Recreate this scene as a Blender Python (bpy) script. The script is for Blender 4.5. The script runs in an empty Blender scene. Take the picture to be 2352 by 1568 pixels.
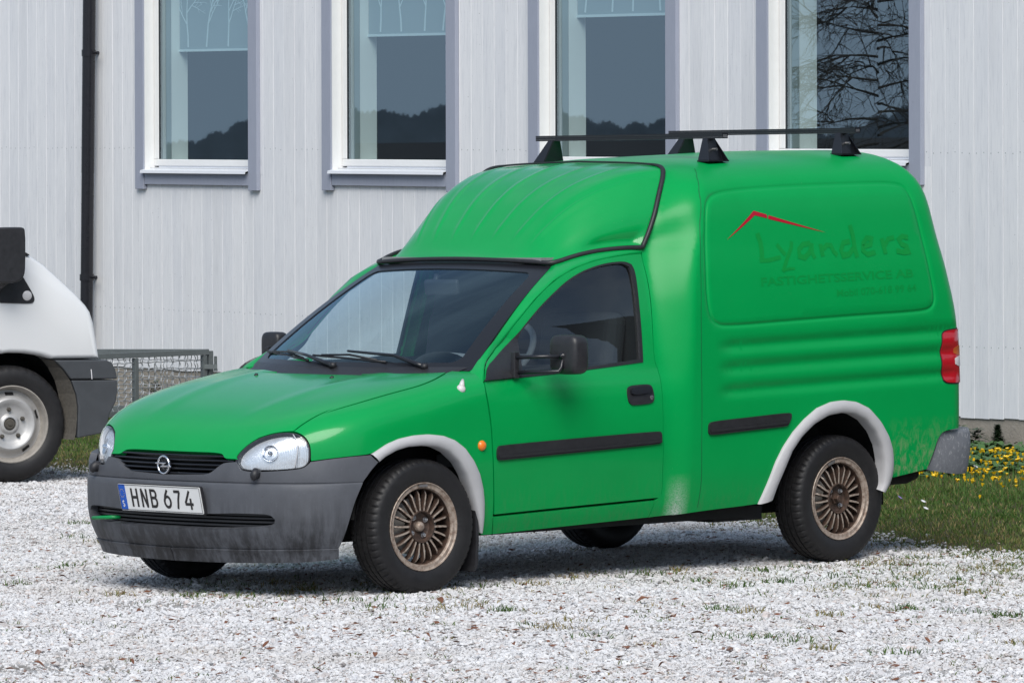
import bpy, bmesh, math, random
import numpy as np
from mathutils import Vector, Matrix
from mathutils.geometry import delaunay_2d_cdt

random.seed(7); RNG = np.random.default_rng(7)
scene = bpy.context.scene
R = math.radians

# ------------------------------------------------------------------ camera
# World frame: x runs from the van's nose to its tail, y to the van's right
# side (towards the wall's left end), z up; the front axle stands at x = 0.
FPX = 13167.515                       # focal length in photo units (2352 wide)
CAM = np.array([-15.855725, -18.002506, 1.707302])
YAW, ROLL, HOR = 0.7598919, -0.0102710, -384.915
_fw = np.array([math.sin(YAW), math.cos(YAW), 0.0])
_rt = np.array([math.cos(YAW), -math.sin(YAW), 0.0])
_up = np.array([0.0, 0.0, 1.0])
_c, _s = math.cos(ROLL), math.sin(ROLL)
cam_d = bpy.data.cameras.new('camera'); cam = bpy.data.objects.new('camera', cam_d)
scene.collection.objects.link(cam); scene.camera = cam
cx = _c*_rt + _s*_up; cy = -_s*_rt + _c*_up; cz = -_fw
cam.matrix_world = Matrix(((cx[0], cy[0], cz[0], CAM[0]), (cx[1], cy[1], cz[1], CAM[1]), (cx[2], cy[2], cz[2], CAM[2]), (0, 0, 0, 1)))
cam_d.sensor_width = 36.0; cam_d.sensor_fit = 'HORIZONTAL'
cam_d.lens = FPX/2352*36.0
cam_d.shift_y = _c*HOR/2352
cam_d.shift_x = (_s*HOR)/2352
cam_d.clip_start = 1.0; cam_d.clip_end = 2000.0

# ------------------------------------------------------------------ light
SUN_DIR = Vector((-0.52, -0.50, 0.69)).normalized()      # towards the sun
world = bpy.data.worlds.new('World'); scene.world = world; world.use_nodes = True
nt = world.node_tree; nt.nodes.clear()
sky = nt.nodes.new('ShaderNodeTexSky'); sky.sky_type = 'NISHITA'; sky.sun_disc = False
sky.sun_elevation = math.asin(SUN_DIR.z); sky.sun_rotation = math.atan2(SUN_DIR.x, SUN_DIR.y)
sky.air_density = 1.0; sky.dust_density = 0.4; sky.ozone_density = 2.5
bg = nt.nodes.new('ShaderNodeBackground'); bg.inputs[1].default_value = 0.09
wo = nt.nodes.new('ShaderNodeOutputWorld')
# thin broken cloud drawn over the clear-sky model
tc_ = nt.nodes.new('ShaderNodeTexCoord'); mp_ = nt.nodes.new('ShaderNodeMapping'); mp_.inputs['Scale'].default_value = (1, 1, 2.6)
cn_ = nt.nodes.new('ShaderNodeTexNoise'); cn_.inputs['Scale'].default_value = 2.2; cn_.inputs['Detail'].default_value = 7; cn_.inputs['Roughness'].default_value = .62
cr_ = nt.nodes.new('ShaderNodeMapRange'); cr_.inputs[1].default_value = .35; cr_.inputs[2].default_value = .70; cr_.inputs[3].default_value = .10; cr_.inputs[4].default_value = .80
mx_ = nt.nodes.new('ShaderNodeMix'); mx_.data_type = 'RGBA'; mx_.inputs[7].default_value = (4.7, 5.7, 6.9, 1)
nt.links.new(tc_.outputs['Generated'], mp_.inputs[0]); nt.links.new(mp_.outputs[0], cn_.inputs['Vector']); nt.links.new(cn_.outputs[0], cr_.inputs[0]); 
sz_ = nt.nodes.new('ShaderNodeSeparateXYZ'); nt.links.new(tc_.outputs['Generated'], sz_.inputs[0])       # cloud closes up towards the horizon
hz_m = [nt.nodes.new('ShaderNodeMath') for _ in range(4)]
for q, op, v in zip(hz_m, ('SUBTRACT', 'POWER', 'MULTIPLY', 'ADD'), (None, 5.0, .75, None)):
    q.operation = op
    if v is not None: q.inputs[1].default_value = v
hz_m[0].inputs[0].default_value = 1.0; ab_s = nt.nodes.new('ShaderNodeMath'); ab_s.operation = 'ABSOLUTE'; nt.links.new(sz_.outputs[2], ab_s.inputs[0]); nt.links.new(ab_s.outputs[0], hz_m[0].inputs[1])
for p_, q_ in zip(hz_m, hz_m[1:]): nt.links.new(p_.outputs[0], q_.inputs[0])
nt.links.new(cr_.outputs[0], hz_m[3].inputs[1]); hz_m[3].use_clamp = True; nt.links.new(hz_m[3].outputs[0], mx_.inputs[0])
nt.links.new(sky.outputs[0], mx_.inputs[6]); nt.links.new(mx_.outputs[2], bg.inputs[0]); nt.links.new(bg.outputs[0], wo.inputs[0])
sun_d = bpy.data.lights.new('sun', 'SUN'); sun = bpy.data.objects.new('sun', sun_d)
scene.collection.objects.link(sun)
sun_d.energy = 2.9; sun_d.angle = R(40); sun_d.color = (1.0, 0.96, 0.90)
sun.rotation_euler = SUN_DIR.to_track_quat('Z', 'Y').to_euler()
scene.view_settings.view_transform = 'Standard'; scene.view_settings.look = 'None'
scene.view_settings.exposure = 0.28; scene.view_settings.gamma = 1.0
scene.view_settings.use_curve_mapping = False
scene.cycles.max_bounces = 8; scene.cycles.transparent_max_bounces = 12
scene.cycles.glossy_bounces = 4; scene.cycles.transmission_bounces = 6
scene.cycles.use_denoising = True

# ------------------------------------------------------------------ survey helpers
# Traced outlines are read off the photograph and carried onto modelled
# surfaces that have their own depth (the calibrated camera is the theodolite).
VIEWS = {1: (300, 1500, 1000/2091), 2: (850, 900, 1700/2352), 3: (1250, 1550, 1300/2352), 4: (2400, 500, 1300/2352),
         5: (2400, 1250, 1400/2352), 6: (1300, 550, 1400/2352), 7: (1850, 950, 600/1882), 8: (3350, 1200, 350/844),
         9: (1300, 1650, 600/1568), 10: (2800, 1600, 600/1711), 11: (0, 800, 900/1344), 12: (0, 1350, 480/1505),
         13: (380, 1300, 480/1882), 14: (200, 0, 1700/2352), 15: (1900, 0, 1940/2352), 16: (480, 480, 520/2352),
         17: (1900, 480, 1400/2352), 18: (2600, 700, 1000/2352), 0: (0, 0, 3840/2352)}
K = 2352/3840
def V(v, *pts):
    ox, oy, s = VIEWS[v]
    return [((ox+x*s)*K, (oy+y*s)*K) for x, y in pts]
def proj(P):
    d = np.asarray(P)-CAM
    z = d@_fw; u = FPX*(d@_rt)/z; v = -FPX*(d@_up)/z+HOR
    return np.stack([1176+_c*u-_s*v, 784+_s*u+_c*v], -1)
def ray(uv):
    a, b = uv[0]-1176, uv[1]-784
    u = _c*a+_s*b; v = -_s*a+_c*b
    return _fw+_rt*u/FPX-_up*(v-HOR)/FPX
def hit(uv, ax, val):
    d = ray(uv); return CAM+d*((val-CAM[ax])/d[ax])
def hitp(uv, o, n):
    d = ray(uv); o = np.asarray(o); n = np.asarray(n)
    return CAM+d*(((o-CAM)@n)/(d@n))

class Tab:
    """monotone cubic through (x, v) pairs"""
    def __init__(s, *p):
        p = sorted(p); s.x = np.array([q[0] for q in p], float); s.y = np.array([q[1] for q in p], float)
        h = np.diff(s.x); d = np.diff(s.y)/h; m = np.zeros(len(s.x))
        m[0], m[-1] = d[0], d[-1]
        for i in range(1, len(d)):
            if d[i-1]*d[i] > 0:
                w1, w2 = 2*h[i]+h[i-1], h[i]+2*h[i-1]; m[i] = (w1+w2)/(w1/d[i-1]+w2/d[i])
        s.m = m; s.h = h
    def __call__(s, t):
        t = np.asarray(t, float); i = np.clip(np.searchsorted(s.x, t)-1, 0, len(s.h)-1)
        h = s.h[i]; q = (t-s.x[i])/h
        lin = np.where(q < 0, s.y[i]+s.m[i]*(t-s.x[i]), s.y[i+1]+s.m[i+1]*(t-s.x[i+1]))
        qq = np.clip(q, 0, 1)
        v = (2*qq**3-3*qq**2+1)*s.y[i]+(qq**3-2*qq**2+qq)*h*s.m[i]+(-2*qq**3+3*qq**2)*s.y[i+1]+(qq**3-qq**2)*h*s.m[i+1]
        return np.where((q < 0) | (q > 1), lin, v)
def sst(e0, e1, x):
    t = np.clip((np.asarray(x, float)-e0)/(e1-e0), 0, 1); return t*t*(3-2*t)

class Surf:
    def __init__(s, f, ar, br, sign=1, n=90):
        s.f, s.ar, s.br, s.sign = f, ar, br, sign
        A, B = np.meshgrid(np.linspace(*ar, n), np.linspace(*br, n), indexing='ij')
        s.A, s.B = A.ravel(), B.ravel(); P = s(s.A, s.B); s.Q = proj(P)
        N = s.nrm(s.A, s.B); s.ok = ((P-CAM)*N).sum(1) < 0.02
    def __call__(s, a, b): return s.f(np.asarray(a, float), np.asarray(b, float))
    def nrm(s, a, b, e=8e-4):
        a = np.asarray(a, float); b = np.asarray(b, float)
        da = s.f(a+e, b)-s.f(a-e, b); db = s.f(a, b+e)-s.f(a, b-e)
        n = np.cross(da, db)*s.sign; return n/(np.linalg.norm(n, axis=-1, keepdims=True)+1e-15)
    def un(s, uv, it=25):
        uv = np.asarray(uv); d = ((s.Q-uv)**2).sum(1)+np.where(s.ok, 0, 1e6); k = int(d.argmin())
        a, b = s.A[k], s.B[k]; e = 1e-4; best = (1e18, a, b)
        for _ in range(it):
            q0 = proj(s(a, b)); r = uv-q0; c = r@r
            if c < best[0]: best = (c, a, b)
            if c < 1e-6: break
            J = np.stack([(proj(s(a+e, b))-q0)/e, (proj(s(a, b+e))-q0)/e], 1)
            st = np.linalg.lstsq(J.T@J+np.eye(2)*1e-3*np.trace(J.T@J)*.02, J.T@r, rcond=None)[0]
            L = np.abs(st).max(); st = st*min(1, .08/max(L, 1e-9)); a, b = a+st[0], b+st[1]
        return best[1], best[2]
    def trace(s, *uvs): return np.array([s.un(u) for u in uvs])

# ------------------------------------------------------------------ object helpers
def link(o, parent=None):
    scene.collection.objects.link(o)
    if parent is not None: o.parent = parent
    return o
def tag(o, label=None, cat=None, group=None, kind=None):
    if label: o['label'] = label
    if cat: o['category'] = cat
    if group: o['group'] = group
    if kind: o['kind'] = kind
    return o
def empty(name, loc=(0, 0, 0), parent=None):
    o = bpy.data.objects.new(name, None); o.location = loc; o.empty_display_size = .1
    return link(o, parent)
def mesh_obj(name, verts, faces, mat, parent=None, smooth=False, normals=None, mats=None, mi=None):
    me = bpy.data.meshes.new(name)
    me.from_pydata([tuple(map(float, v)) for v in verts], [], [tuple(int(i) for i in f) for f in faces])
    if mats:
        for m in mats: me.materials.append(m)
        if mi is not None: me.polygons.foreach_set('material_index', mi)
    elif mat: me.materials.append(mat)
    me.polygons.foreach_set('use_smooth', [bool(smooth)]*len(me.polygons))
    me.update()
    if normals is not None: me.normals_split_custom_set_from_vertices([tuple(map(float, n)) for n in normals])
    return link(bpy.data.objects.new(name, me), parent)
class MB:
    """collects simple solids into one mesh"""
    def __init__(s): s.v = []; s.f = []
    def add(s, v, f):
        o = len(s.v); s.v += [tuple(map(float, q)) for q in v]; s.f += [tuple(i+o for i in t) for t in f]; return s
    def box(s, lo, hi):
        x0, y0, z0 = lo; x1, y1, z1 = hi
        return s.add([(x0, y0, z0), (x1, y0, z0), (x1, y1, z0), (x0, y1, z0), (x0, y0, z1), (x1, y0, z1), (x1, y1, z1), (x0, y1, z1)],
                     [(0, 3, 2, 1), (4, 5, 6, 7), (0, 1, 5, 4), (1, 2, 6, 5), (2, 3, 7, 6), (3, 0, 4, 7)])
    def obox(s, c, ex, ey, ez):
        c, ex, ey, ez = map(np.asarray, (c, ex, ey, ez)); v = []
        for k in (-1, 1):
            for i, j in ((-1, -1), (1, -1), (1, 1), (-1, 1)): v.append(c+ex*i+ey*j+ez*k)
        return s.add(v, [(0, 3, 2, 1), (4, 5, 6, 7), (0, 1, 5, 4), (1, 2, 6, 5), (2, 3, 7, 6), (3, 0, 4, 7)])
    def tube(s, pts, r, n=8, cap=True, rad=None):
        pts = [np.asarray(q, float) for q in pts]; v = []; f = []
        prev = None
        for i, q in enumerate(pts):
            t = pts[min(i+1, len(pts)-1)]-pts[max(i-1, 0)]; t = t/(np.linalg.norm(t)+1e-12)
            if prev is None:
                h = np.array([0, 0, 1.]) if abs(t[2]) < .9 else np.array([1., 0, 0]); e = np.cross(t, h)
            else: e = prev-t*(prev@t)
            e /= np.linalg.norm(e); prev = e; g = np.cross(t, e); rr = r if rad is None else rad[i]
            for k in range(n):
                an = 2*math.pi*k/n; v.append(q+rr*(math.cos(an)*e+math.sin(an)*g))
        for i in range(len(pts)-1):
            for k in range(n):
                a, b = i*n+k, i*n+(k+1) % n; f.append((a, b, b+n, a+n))
        if cap: f.append(tuple(range(n-1, -1, -1))); f.append(tuple((len(pts)-1)*n+k for k in range(n)))
        return s.add(v, f)
    def lathe(s, prof, n, T, cap0=False, cap1=False, wob=None):
        """prof: (axial, radius); T: 4x4-like function (axial, y, z) -> point"""
        v = []; f = []
        for a, r in prof:
            for k in range(n):
                an = 2*math.pi*k/n; v.append(T(a, r*math.cos(an), r*math.sin(an)))
        m = len(prof)
        for i in range(m-1):
            for k in range(n):
                a, b = i*n+k, i*n+(k+1) % n; f.append((a, b, b+n, a+n))
        if cap0: f.append(tuple(range(n-1, -1, -1)))
        if cap1: f.append(tuple((m-1)*n+k for k in range(n)))
        return s.add(v, f)
    def build(s, name, mat, parent=None, smooth=False, bevel=0, seg=2, autos=None):
        o = mesh_obj(name, s.v, s.f, mat, parent, smooth)
        if autos is not None:
            me = o.data; bm = bmesh.new(); bm.from_mesh(me)
            bmesh.ops.recalc_face_normals(bm, faces=bm.faces)
            for e in bm.edges: e.smooth = not (len(e.link_faces) == 2 and e.calc_face_angle(0) > autos)
            for q in bm.faces: q.smooth = True
            bm.to_mesh(me); bm.free()
        if bevel:
            m = o.modifiers.new('edge', 'BEVEL'); m.width = bevel; m.segments = seg; m.limit_method = 'ANGLE'; m.angle_limit = R(35)
        return o

def inpoly(pts, poly):
    x, y = pts[:, 0], pts[:, 1]; c = np.zeros(len(pts), bool); n = len(poly); j = n-1
    for i in range(n):
        xi, yi = poly[i]; xj, yj = poly[j]
        k = (yi > y) != (yj > y)
        with np.errstate(divide='ignore', invalid='ignore'):
            c ^= k & (x < (xj-xi)*(y-yi)/(yj-yi+1e-30)+xi)
        j = i
    return c
def dens(poly, h, closed=True):
    out = []; n = len(poly)
    for i in range(n if closed else n-1):
        a = np.asarray(poly[i], float); b = np.asarray(poly[(i+1) % n], float); k = max(1, int(math.ceil(np.linalg.norm(b-a)/h)))
        for j in range(k): out.append(a+(b-a)*j/k)
    if not closed: out.append(np.asarray(poly[-1], float))
    return np.array(out)
def smooth_poly(pts, it=2, closed=True, keep=()):
    """Chaikin rounding of a traced outline; indices in keep stay sharp"""
    p = [np.asarray(q, float) for q in pts]; sh = [i in keep for i in range(len(p))]
    for _ in range(it):
        q = []; s2 = []; n = len(p)
        for i in range(n):
            if not closed and i in (0, n-1): q.append(p[i]); s2.append(True); continue
            if sh[i]: q.append(p[i]); s2.append(True)
            else:
                q.append(.75*p[i]+.25*p[i-1]); q.append(.75*p[i]+.25*p[(i+1) % n]); s2 += [False, False]
        p, sh = q, s2
    return np.array(p)
def segdist(pts, poly, closed=True):
    d = np.full(len(pts), 1e9); n = len(poly)
    for i in range(n if closed else n-1):
        a = poly[i]; b = poly[(i+1) % n]; ab = b-a; t = np.clip(((pts-a)@ab)/(ab@ab+1e-18), 0, 1)
        d = np.minimum(d, np.linalg.norm(pts-(a+t[:, None]*ab), axis=1))
    return d
def offset_poly(poly, d):
    """shrink (d > 0) a closed outline"""
    p = np.asarray(poly, float); ar = 0.5*np.sum(p[:, 0]*np.roll(p[:, 1], -1)-np.roll(p[:, 0], -1)*p[:, 1])
    t = np.roll(p, -1, 0)-np.roll(p, 1, 0); t /= np.linalg.norm(t, axis=1, keepdims=True)+1e-12
    n = np.stack([-t[:, 1], t[:, 0]], 1)*(1 if ar > 0 else -1); return p+n*d

def auto_smooth(poly, it=2, lim=38):
    p = np.asarray(poly, float); n = len(p)
    if n < 5: return p
    d1 = p-np.roll(p, 1, 0); d2 = np.roll(p, -1, 0)-p; l1 = np.linalg.norm(d1, axis=1)+1e-12; l2 = np.linalg.norm(d2, axis=1)+1e-12
    ang = np.degrees(np.arccos(np.clip((d1*d2).sum(1)/l1/l2, -1, 1))); return smooth_poly(p, it, keep=set(np.nonzero(ang > lim)[0].tolist()))
def panel(name, surf, outline, mat, parent, holes=(), h=.03, off=0.0, thick=.012, rings=(), edge_h=None, mirror=True, extra=None, mats=None, open_edges=False):
    """sheet-metal panel cut from a parametric surface along a traced outline; returns near (and mirrored far) object"""
    eh = edge_h or h*.6; outline = auto_smooth(outline); holes = [auto_smooth(q) for q in holes]
    loops = [dens(np.asarray(outline), eh)]+[dens(np.asarray(q), eh) for q in holes]
    vs = []; ed = []
    for L in loops:
        o = len(vs); vs += [tuple(q) for q in L]; ed += [(o+i, o+(i+1) % len(L)) for i in range(len(L))]
    for q in rings:
        L = dens(np.asarray(q), eh); o = len(vs); vs += [tuple(z) for z in L]; ed += [(o+i, o+(i+1) % len(L)) for i in range(len(L))]
    lo = loops[0].min(0); hi = loops[0].max(0)
    ga, gb = np.meshgrid(np.arange(lo[0], hi[0], h), np.arange(lo[1], hi[1], h), indexing='ij')
    g = np.stack([ga.ravel(), gb.ravel()], 1)
    if extra is not None: g = np.concatenate([g, extra])
    ins = inpoly(g, loops[0])
    for L in loops[1:]: ins &= ~inpoly(g, L)
    g = g[ins]
    if len(g):
        dd = np.full(len(g), 1e9)
        for L in loops+[np.asarray(q) for q in rings]: dd = np.minimum(dd, segdist(g, L))
        g = g[dd > h*.35]
    nb = len(vs); vs += [tuple(q) for q in g]
    r = delaunay_2d_cdt([Vector((a, b)) for a, b in vs], ed, [], 0, 1e-7)
    ab = np.array([(q.x, q.y) for q in r[0]]); tri = np.array(r[2], int)
    cen = ab[tri].mean(1); ok = inpoly(cen, loops[0])
    for L in loops[1:]: ok &= ~inpoly(cen, L)
    tri = tri[ok]; used = np.unique(tri); rm = -np.ones(len(ab), int); rm[used] = np.arange(len(used)); ab = ab[used]; tri = rm[tri]
    N = surf.nrm(ab[:, 0], ab[:, 1]); P = surf(ab[:, 0], ab[:, 1])+N*off
    fn = np.cross(P[tri[:, 1]]-P[tri[:, 0]], P[tri[:, 2]]-P[tri[:, 0]])
    fl = (fn*N[tri[:, 0]]).sum(1) < 0; tri[fl] = tri[fl][:, ::-1]
    verts = list(P); nor = list(N); faces = [tuple(t) for t in tri]
    if thick:
        cnt = {}
        for t in tri:
            for k in range(3):
                a, b = t[k], t[(k+1) % 3]; cnt[(a, b)] = cnt.get((a, b), 0)+1
        for (a, b) in cnt:
            if (b, a) in cnt: continue
            tn = P[b]-P[a]; on = np.cross(tn, N[a]); on /= np.linalg.norm(on)+1e-12
            o = len(verts); verts += [P[a], P[b], P[b]-N[b]*thick, P[a]-N[a]*thick]; nor += [on]*4; faces.append((o+1, o, o+3, o+2))
    verts = np.array(verts); nor = np.array(nor)
    o1 = mesh_obj(name, verts, faces, mat, parent, True, nor)
    if not mirror: return o1
    v2 = verts*[1, -1, 1]; n2 = nor*[1, -1, 1]
    o2 = mesh_obj(name, v2, [f[::-1] for f in faces], mat, parent, True, n2)
    return o1, o2

def ribbon(name, rows, mat, parent, mirror=True, smooth=True, closed=False):
    """lofted strip through several polylines of equal length (rows x points x 3)"""
    G = np.array(rows, float); m, n = G.shape[:2]; f = []
    for i in range(m-1):
        for j in range(n-1 if not closed else n):
            a = i*n+j; b = i*n+(j+1) % n; f.append((a, b, b+n, a+n))
    o1 = mesh_obj(name, G.reshape(-1, 3), f, mat, parent, smooth)
    if not mirror: return o1
    o2 = mesh_obj(name, G.reshape(-1, 3)*[1, -1, 1], [q[::-1] for q in f], mat, parent, smooth)
    return o1, o2
def resample(P, n):
    P = np.asarray(P, float); d = np.r_[0, np.cumsum(np.linalg.norm(np.diff(P, axis=0), axis=1))]; t = np.linspace(0, d[-1], n)
    return np.stack([np.interp(t, d, P[:, k]) for k in range(P.shape[1])], 1)

# ------------------------------------------------------------------ materials
class NT:
    def __init__(s, name):
        s.m = bpy.data.materials.new(name); s.m.use_nodes = True; s.t = s.m.node_tree; s.t.nodes.clear()
        s.out = s.n('ShaderNodeOutputMaterial'); s.b = s.n('ShaderNodeBsdfPrincipled'); s.l(s.b.outputs[0], s.out.inputs[0])
    def n(s, t, **kw):
        q = s.t.nodes.new(t)
        for k, v in kw.items(): setattr(q, k, v)
        return q
    def l(s, a, b): s.t.links.new(a, b)
    def coord(s, kind='Object', scale=(1, 1, 1)):
        c = s.n('ShaderNodeTexCoord'); m = s.n('ShaderNodeMapping'); m.inputs['Scale'].default_value = scale
        s.l(c.outputs[kind], m.inputs[0]); return m.outputs[0]
    def pos(s, scale=(1, 1, 1)):
        c = s.n('ShaderNodeNewGeometry'); m = s.n('ShaderNodeMapping'); m.inputs['Scale'].default_value = scale
        s.l(c.outputs['Position'], m.inputs[0]); return m.outputs[0]
    def noise(s, vec, scale, detail=4, rough=.6, dist=0):
        q = s.n('ShaderNodeTexNoise'); q.inputs['Scale'].default_value = scale; q.inputs['Detail'].default_value = detail
        q.inputs['Roughness'].default_value = rough; q.inputs['Distortion'].default_value = dist
        if vec is not None: s.l(vec, q.inputs['Vector'])
        return q.outputs[0]
    def ramp(s, fac, *st, interp='LINEAR'):
        q = s.n('ShaderNodeValToRGB'); e = q.color_ramp.elements; q.color_ramp.interpolation = interp
        while len(e) < len(st): e.new(.5)
        for i, (p, c) in enumerate(st):
            e[i].position = p; e[i].color = (c, c, c, 1) if not hasattr(c, '__len__') else (*c[:3], 1)
        s.l(fac, q.inputs[0]); return q.outputs[0]
    def mix(s, fac, a, b, mode='MIX'):
        q = s.n('ShaderNodeMix'); q.data_type = 'RGBA'; q.blend_type = mode
        for i, v in ((0, fac), (6, a), (7, b)):
            if hasattr(v, 'is_output'): s.l(v, q.inputs[i])
            else: q.inputs[i].default_value = v if i == 0 else (*v[:3], 1)
        return q.outputs[2]
    def math(s, op, a, b=None, clamp=False):
        q = s.n('ShaderNodeMath', operation=op, use_clamp=clamp)
        for i, v in ((0, a), (1, b)):
            if v is None: continue
            if hasattr(v, 'is_output'): s.l(v, q.inputs[i])
            else: q.inputs[i].default_value = v
        return q.outputs[0]
    def sep(s, vec):
        q = s.n('ShaderNodeSeparateXYZ'); s.l(vec, q.inputs[0]); return q.outputs
    def bump(s, h, strength=.3, dist=.01, nrm=None):
        q = s.n('ShaderNodeBump'); q.inputs['Strength'].default_value = strength; q.inputs['Distance'].default_value = dist
        s.l(h, q.inputs['Height']); s.l(q.outputs[0], s.b.inputs['Normal']); return q
    def set(s, **kw):
        for k, v in kw.items():
            k = {'color': 'Base Color', 'rough': 'Roughness', 'metal': 'Metallic', 'coat': 'Coat Weight', 'coat_rough': 'Coat Roughness',
                 'spec': 'Specular IOR Level', 'ior': 'IOR', 'trans': 'Transmission Weight', 'alpha': 'Alpha', 'sub': 'Subsurface Weight'}.get(k, k)
            i = s.b.inputs[k]
            if hasattr(v, 'is_output'): s.l(v, i)
            elif hasattr(v, '__len__'): i.default_value = (*v[:3], 1)
            else: i.default_value = v
        return s
M = {}
def plain(name, col, rough=.5, metal=0., noise=0., ns=30, bump=0, bd=.002, **kw):
    t = NT(name); p = t.pos()
    if noise:
        n = t.noise(p, ns, 5, .65); d = [c*(1-noise) for c in col]; u = [min(1, c*(1+noise)) for c in col]
        t.set(color=t.mix(n, d, u))
        t.set(rough=t.math('ADD', t.math('MULTIPLY', n, .25), rough-.12))
    else: t.set(color=col, rough=rough)
    if bump: t.bump(t.noise(p, ns*6, 4, .6), bump, bd)
    t.set(metal=metal, **kw); M[name] = t.m; return t.m

def green_paint():
    t = NT('green_paint'); p = t.pos()
    z = t.sep(p)[2]
    n1 = t.noise(p, 3.0, 5, .6); n2 = t.noise(t.pos((1, 1, .25)), 60, 4, .7); n3 = t.noise(p, 420, 2, .5)
    base = t.mix(n1, (.0, .275, .058), (.0, .325, .072))
    # road dirt, thicker towards the sills
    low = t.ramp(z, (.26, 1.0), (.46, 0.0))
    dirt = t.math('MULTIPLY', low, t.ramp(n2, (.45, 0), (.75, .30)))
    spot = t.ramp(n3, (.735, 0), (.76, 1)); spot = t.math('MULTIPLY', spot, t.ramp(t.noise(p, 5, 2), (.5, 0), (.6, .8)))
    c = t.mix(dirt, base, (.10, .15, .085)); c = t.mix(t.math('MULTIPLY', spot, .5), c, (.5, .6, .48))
    t.set(color=c, rough=t.math('ADD', t.math('MULTIPLY', dirt, .5), .34), coat=t.ramp(z, (.35, .1), (.75, .62)), coat_rough=.12, spec=.15)
    t.bump(t.noise(p, 1.6, 2, .5), .03, .03); M['paint'] = t.m
def rear_dirt_paint():
    """the same paint with dried mud splashes behind the rear wheel"""
    t = NT('green_paint_cargo'); p = t.pos(); s = t.sep(p); z = s[2]; x = s[0]
    n1 = t.noise(p, 3.0, 5, .6); n2 = t.noise(t.pos((1, 1, .3)), 55, 4, .7); n3 = t.noise(p, 380, 2, .5); n4 = t.noise(t.pos((1, 1, .55)), 34, 6, .75, .6)
    base = t.mix(n1, (.0, .275, .058), (.0, .325, .072))
    low = t.ramp(z, (.22, 1.0), (.40, 0.0))
    dirt = t.math('MULTIPLY', low, t.ramp(n2, (.45, 0), (.75, .4)))
    bx = t.ramp(t.math('MULTIPLY', t.math('SUBTRACT', x, 2.72), 1.6, True), (0, 0), (.12, 1))
    zz = t.ramp(z, (.36, 1), (.62, 0))
    mud = t.math('MULTIPLY', t.math('MULTIPLY', bx, zz), t.ramp(n4, (.46, 0), (.64, .9)))
    scuffx = t.ramp(t.math('ABSOLUTE', t.math('SUBTRACT', x, 1.445)), (.0, 1), (.07, 0)); scuffz = t.ramp(z, (.25, 1), (.43, 0))
    scuff = t.math('MULTIPLY', t.math('MULTIPLY', scuffx, scuffz), t.ramp(t.noise(p, 170, 3, .7), (.3, 0), (.6, 1.0)))
    spot = t.ramp(n3, (.735, 0), (.76, 1)); spot = t.math('MULTIPLY', spot, t.ramp(t.noise(p, 5, 2), (.5, 0), (.6, .8)))
    c = t.mix(dirt, base, (.10, .15, .085)); c = t.mix(mud, c, (.27, .30, .17)); c = t.mix(t.math('MULTIPLY', spot, .5), c, (.5, .6, .48)); c = t.mix(scuff, c, (.5, .52, .5))
    t.set(color=c, rough=t.math('ADD', t.math('MULTIPLY', t.math('MAXIMUM', dirt, mud), .5), .34), coat=t.ramp(z, (.35, .06), (.75, .14)), coat_rough=.26, spec=.15)
    t.bump(t.noise(p, 1.6, 2, .5), .03, .03); M['paint2'] = t.m
def bumper_plastic():
    t = NT('bumper_plastic'); p = t.pos(); z = t.sep(p)[2]
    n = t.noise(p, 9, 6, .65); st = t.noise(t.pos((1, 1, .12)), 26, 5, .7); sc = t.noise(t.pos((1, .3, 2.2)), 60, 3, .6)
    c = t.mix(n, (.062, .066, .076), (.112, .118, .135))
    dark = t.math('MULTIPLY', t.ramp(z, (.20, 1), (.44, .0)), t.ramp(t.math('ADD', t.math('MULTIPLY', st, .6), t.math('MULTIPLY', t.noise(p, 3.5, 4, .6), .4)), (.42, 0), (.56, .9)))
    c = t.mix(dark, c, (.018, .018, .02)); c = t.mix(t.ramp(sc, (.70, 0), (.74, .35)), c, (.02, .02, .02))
    c = t.mix(t.ramp(t.noise(p, 500, 2), (.73, 0), (.76, .7)), c, (.5, .5, .5))
    t.set(color=c, rough=t.math('ADD', t.math('MULTIPLY', n, .2), .42), spec=.4); t.bump(t.noise(p, 900, 2), .12, .001); M['bumper'] = t.m
def rear_bumper():
    t = NT('rear_bumper_plastic'); p = t.pos(); n = t.noise(p, 14, 6, .7); m = t.noise(t.pos((1, 1, .6)), 70, 5, .75)
    c = t.mix(n, (.14, .148, .168), (.235, .245, .27)); c = t.mix(t.ramp(m, (.55, 0), (.68, .75)), c, (.55, .55, .55)); c = t.mix(t.ramp(m, (.28, .8), (.40, 0)), c, (.05, .05, .06))
    t.set(color=c, rough=.6); t.bump(m, .25, .003); M['bumper_rear'] = t.m
def glass(name, tint=(.62, .72, .74), refl=.10, rough=0.0, rc=(1, 1, 1)):
    t = NT(name); tr = t.n('ShaderNodeBsdfTransparent'); tr.inputs[0].default_value = (*tint, 1)
    gl = t.n('ShaderNodeBsdfGlossy'); gl.inputs['Roughness'].default_value = rough; gl.inputs[0].default_value = (*rc, 1)
    g = t.n('ShaderNodeNewGeometry'); dp = t.n('ShaderNodeVectorMath', operation='DOT_PRODUCT'); t.l(g.outputs['Incoming'], dp.inputs[0]); t.l(g.outputs['Normal'], dp.inputs[1])
    c = t.math('ABSOLUTE', dp.outputs['Value']); fr = t.math('MULTIPLY', t.math('POWER', t.math('SUBTRACT', 1.0, c), 5.0), .95)     # Schlick, same from both faces
    mx = t.n('ShaderNodeMixShader'); t.l(t.math('ADD', fr, refl, True), mx.inputs[0])
    t.l(tr.outputs[0], mx.inputs[1]); t.l(gl.outputs[0], mx.inputs[2]); t.l(mx.outputs[0], t.out.inputs[0]); M[name] = t.m
    return t
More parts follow.
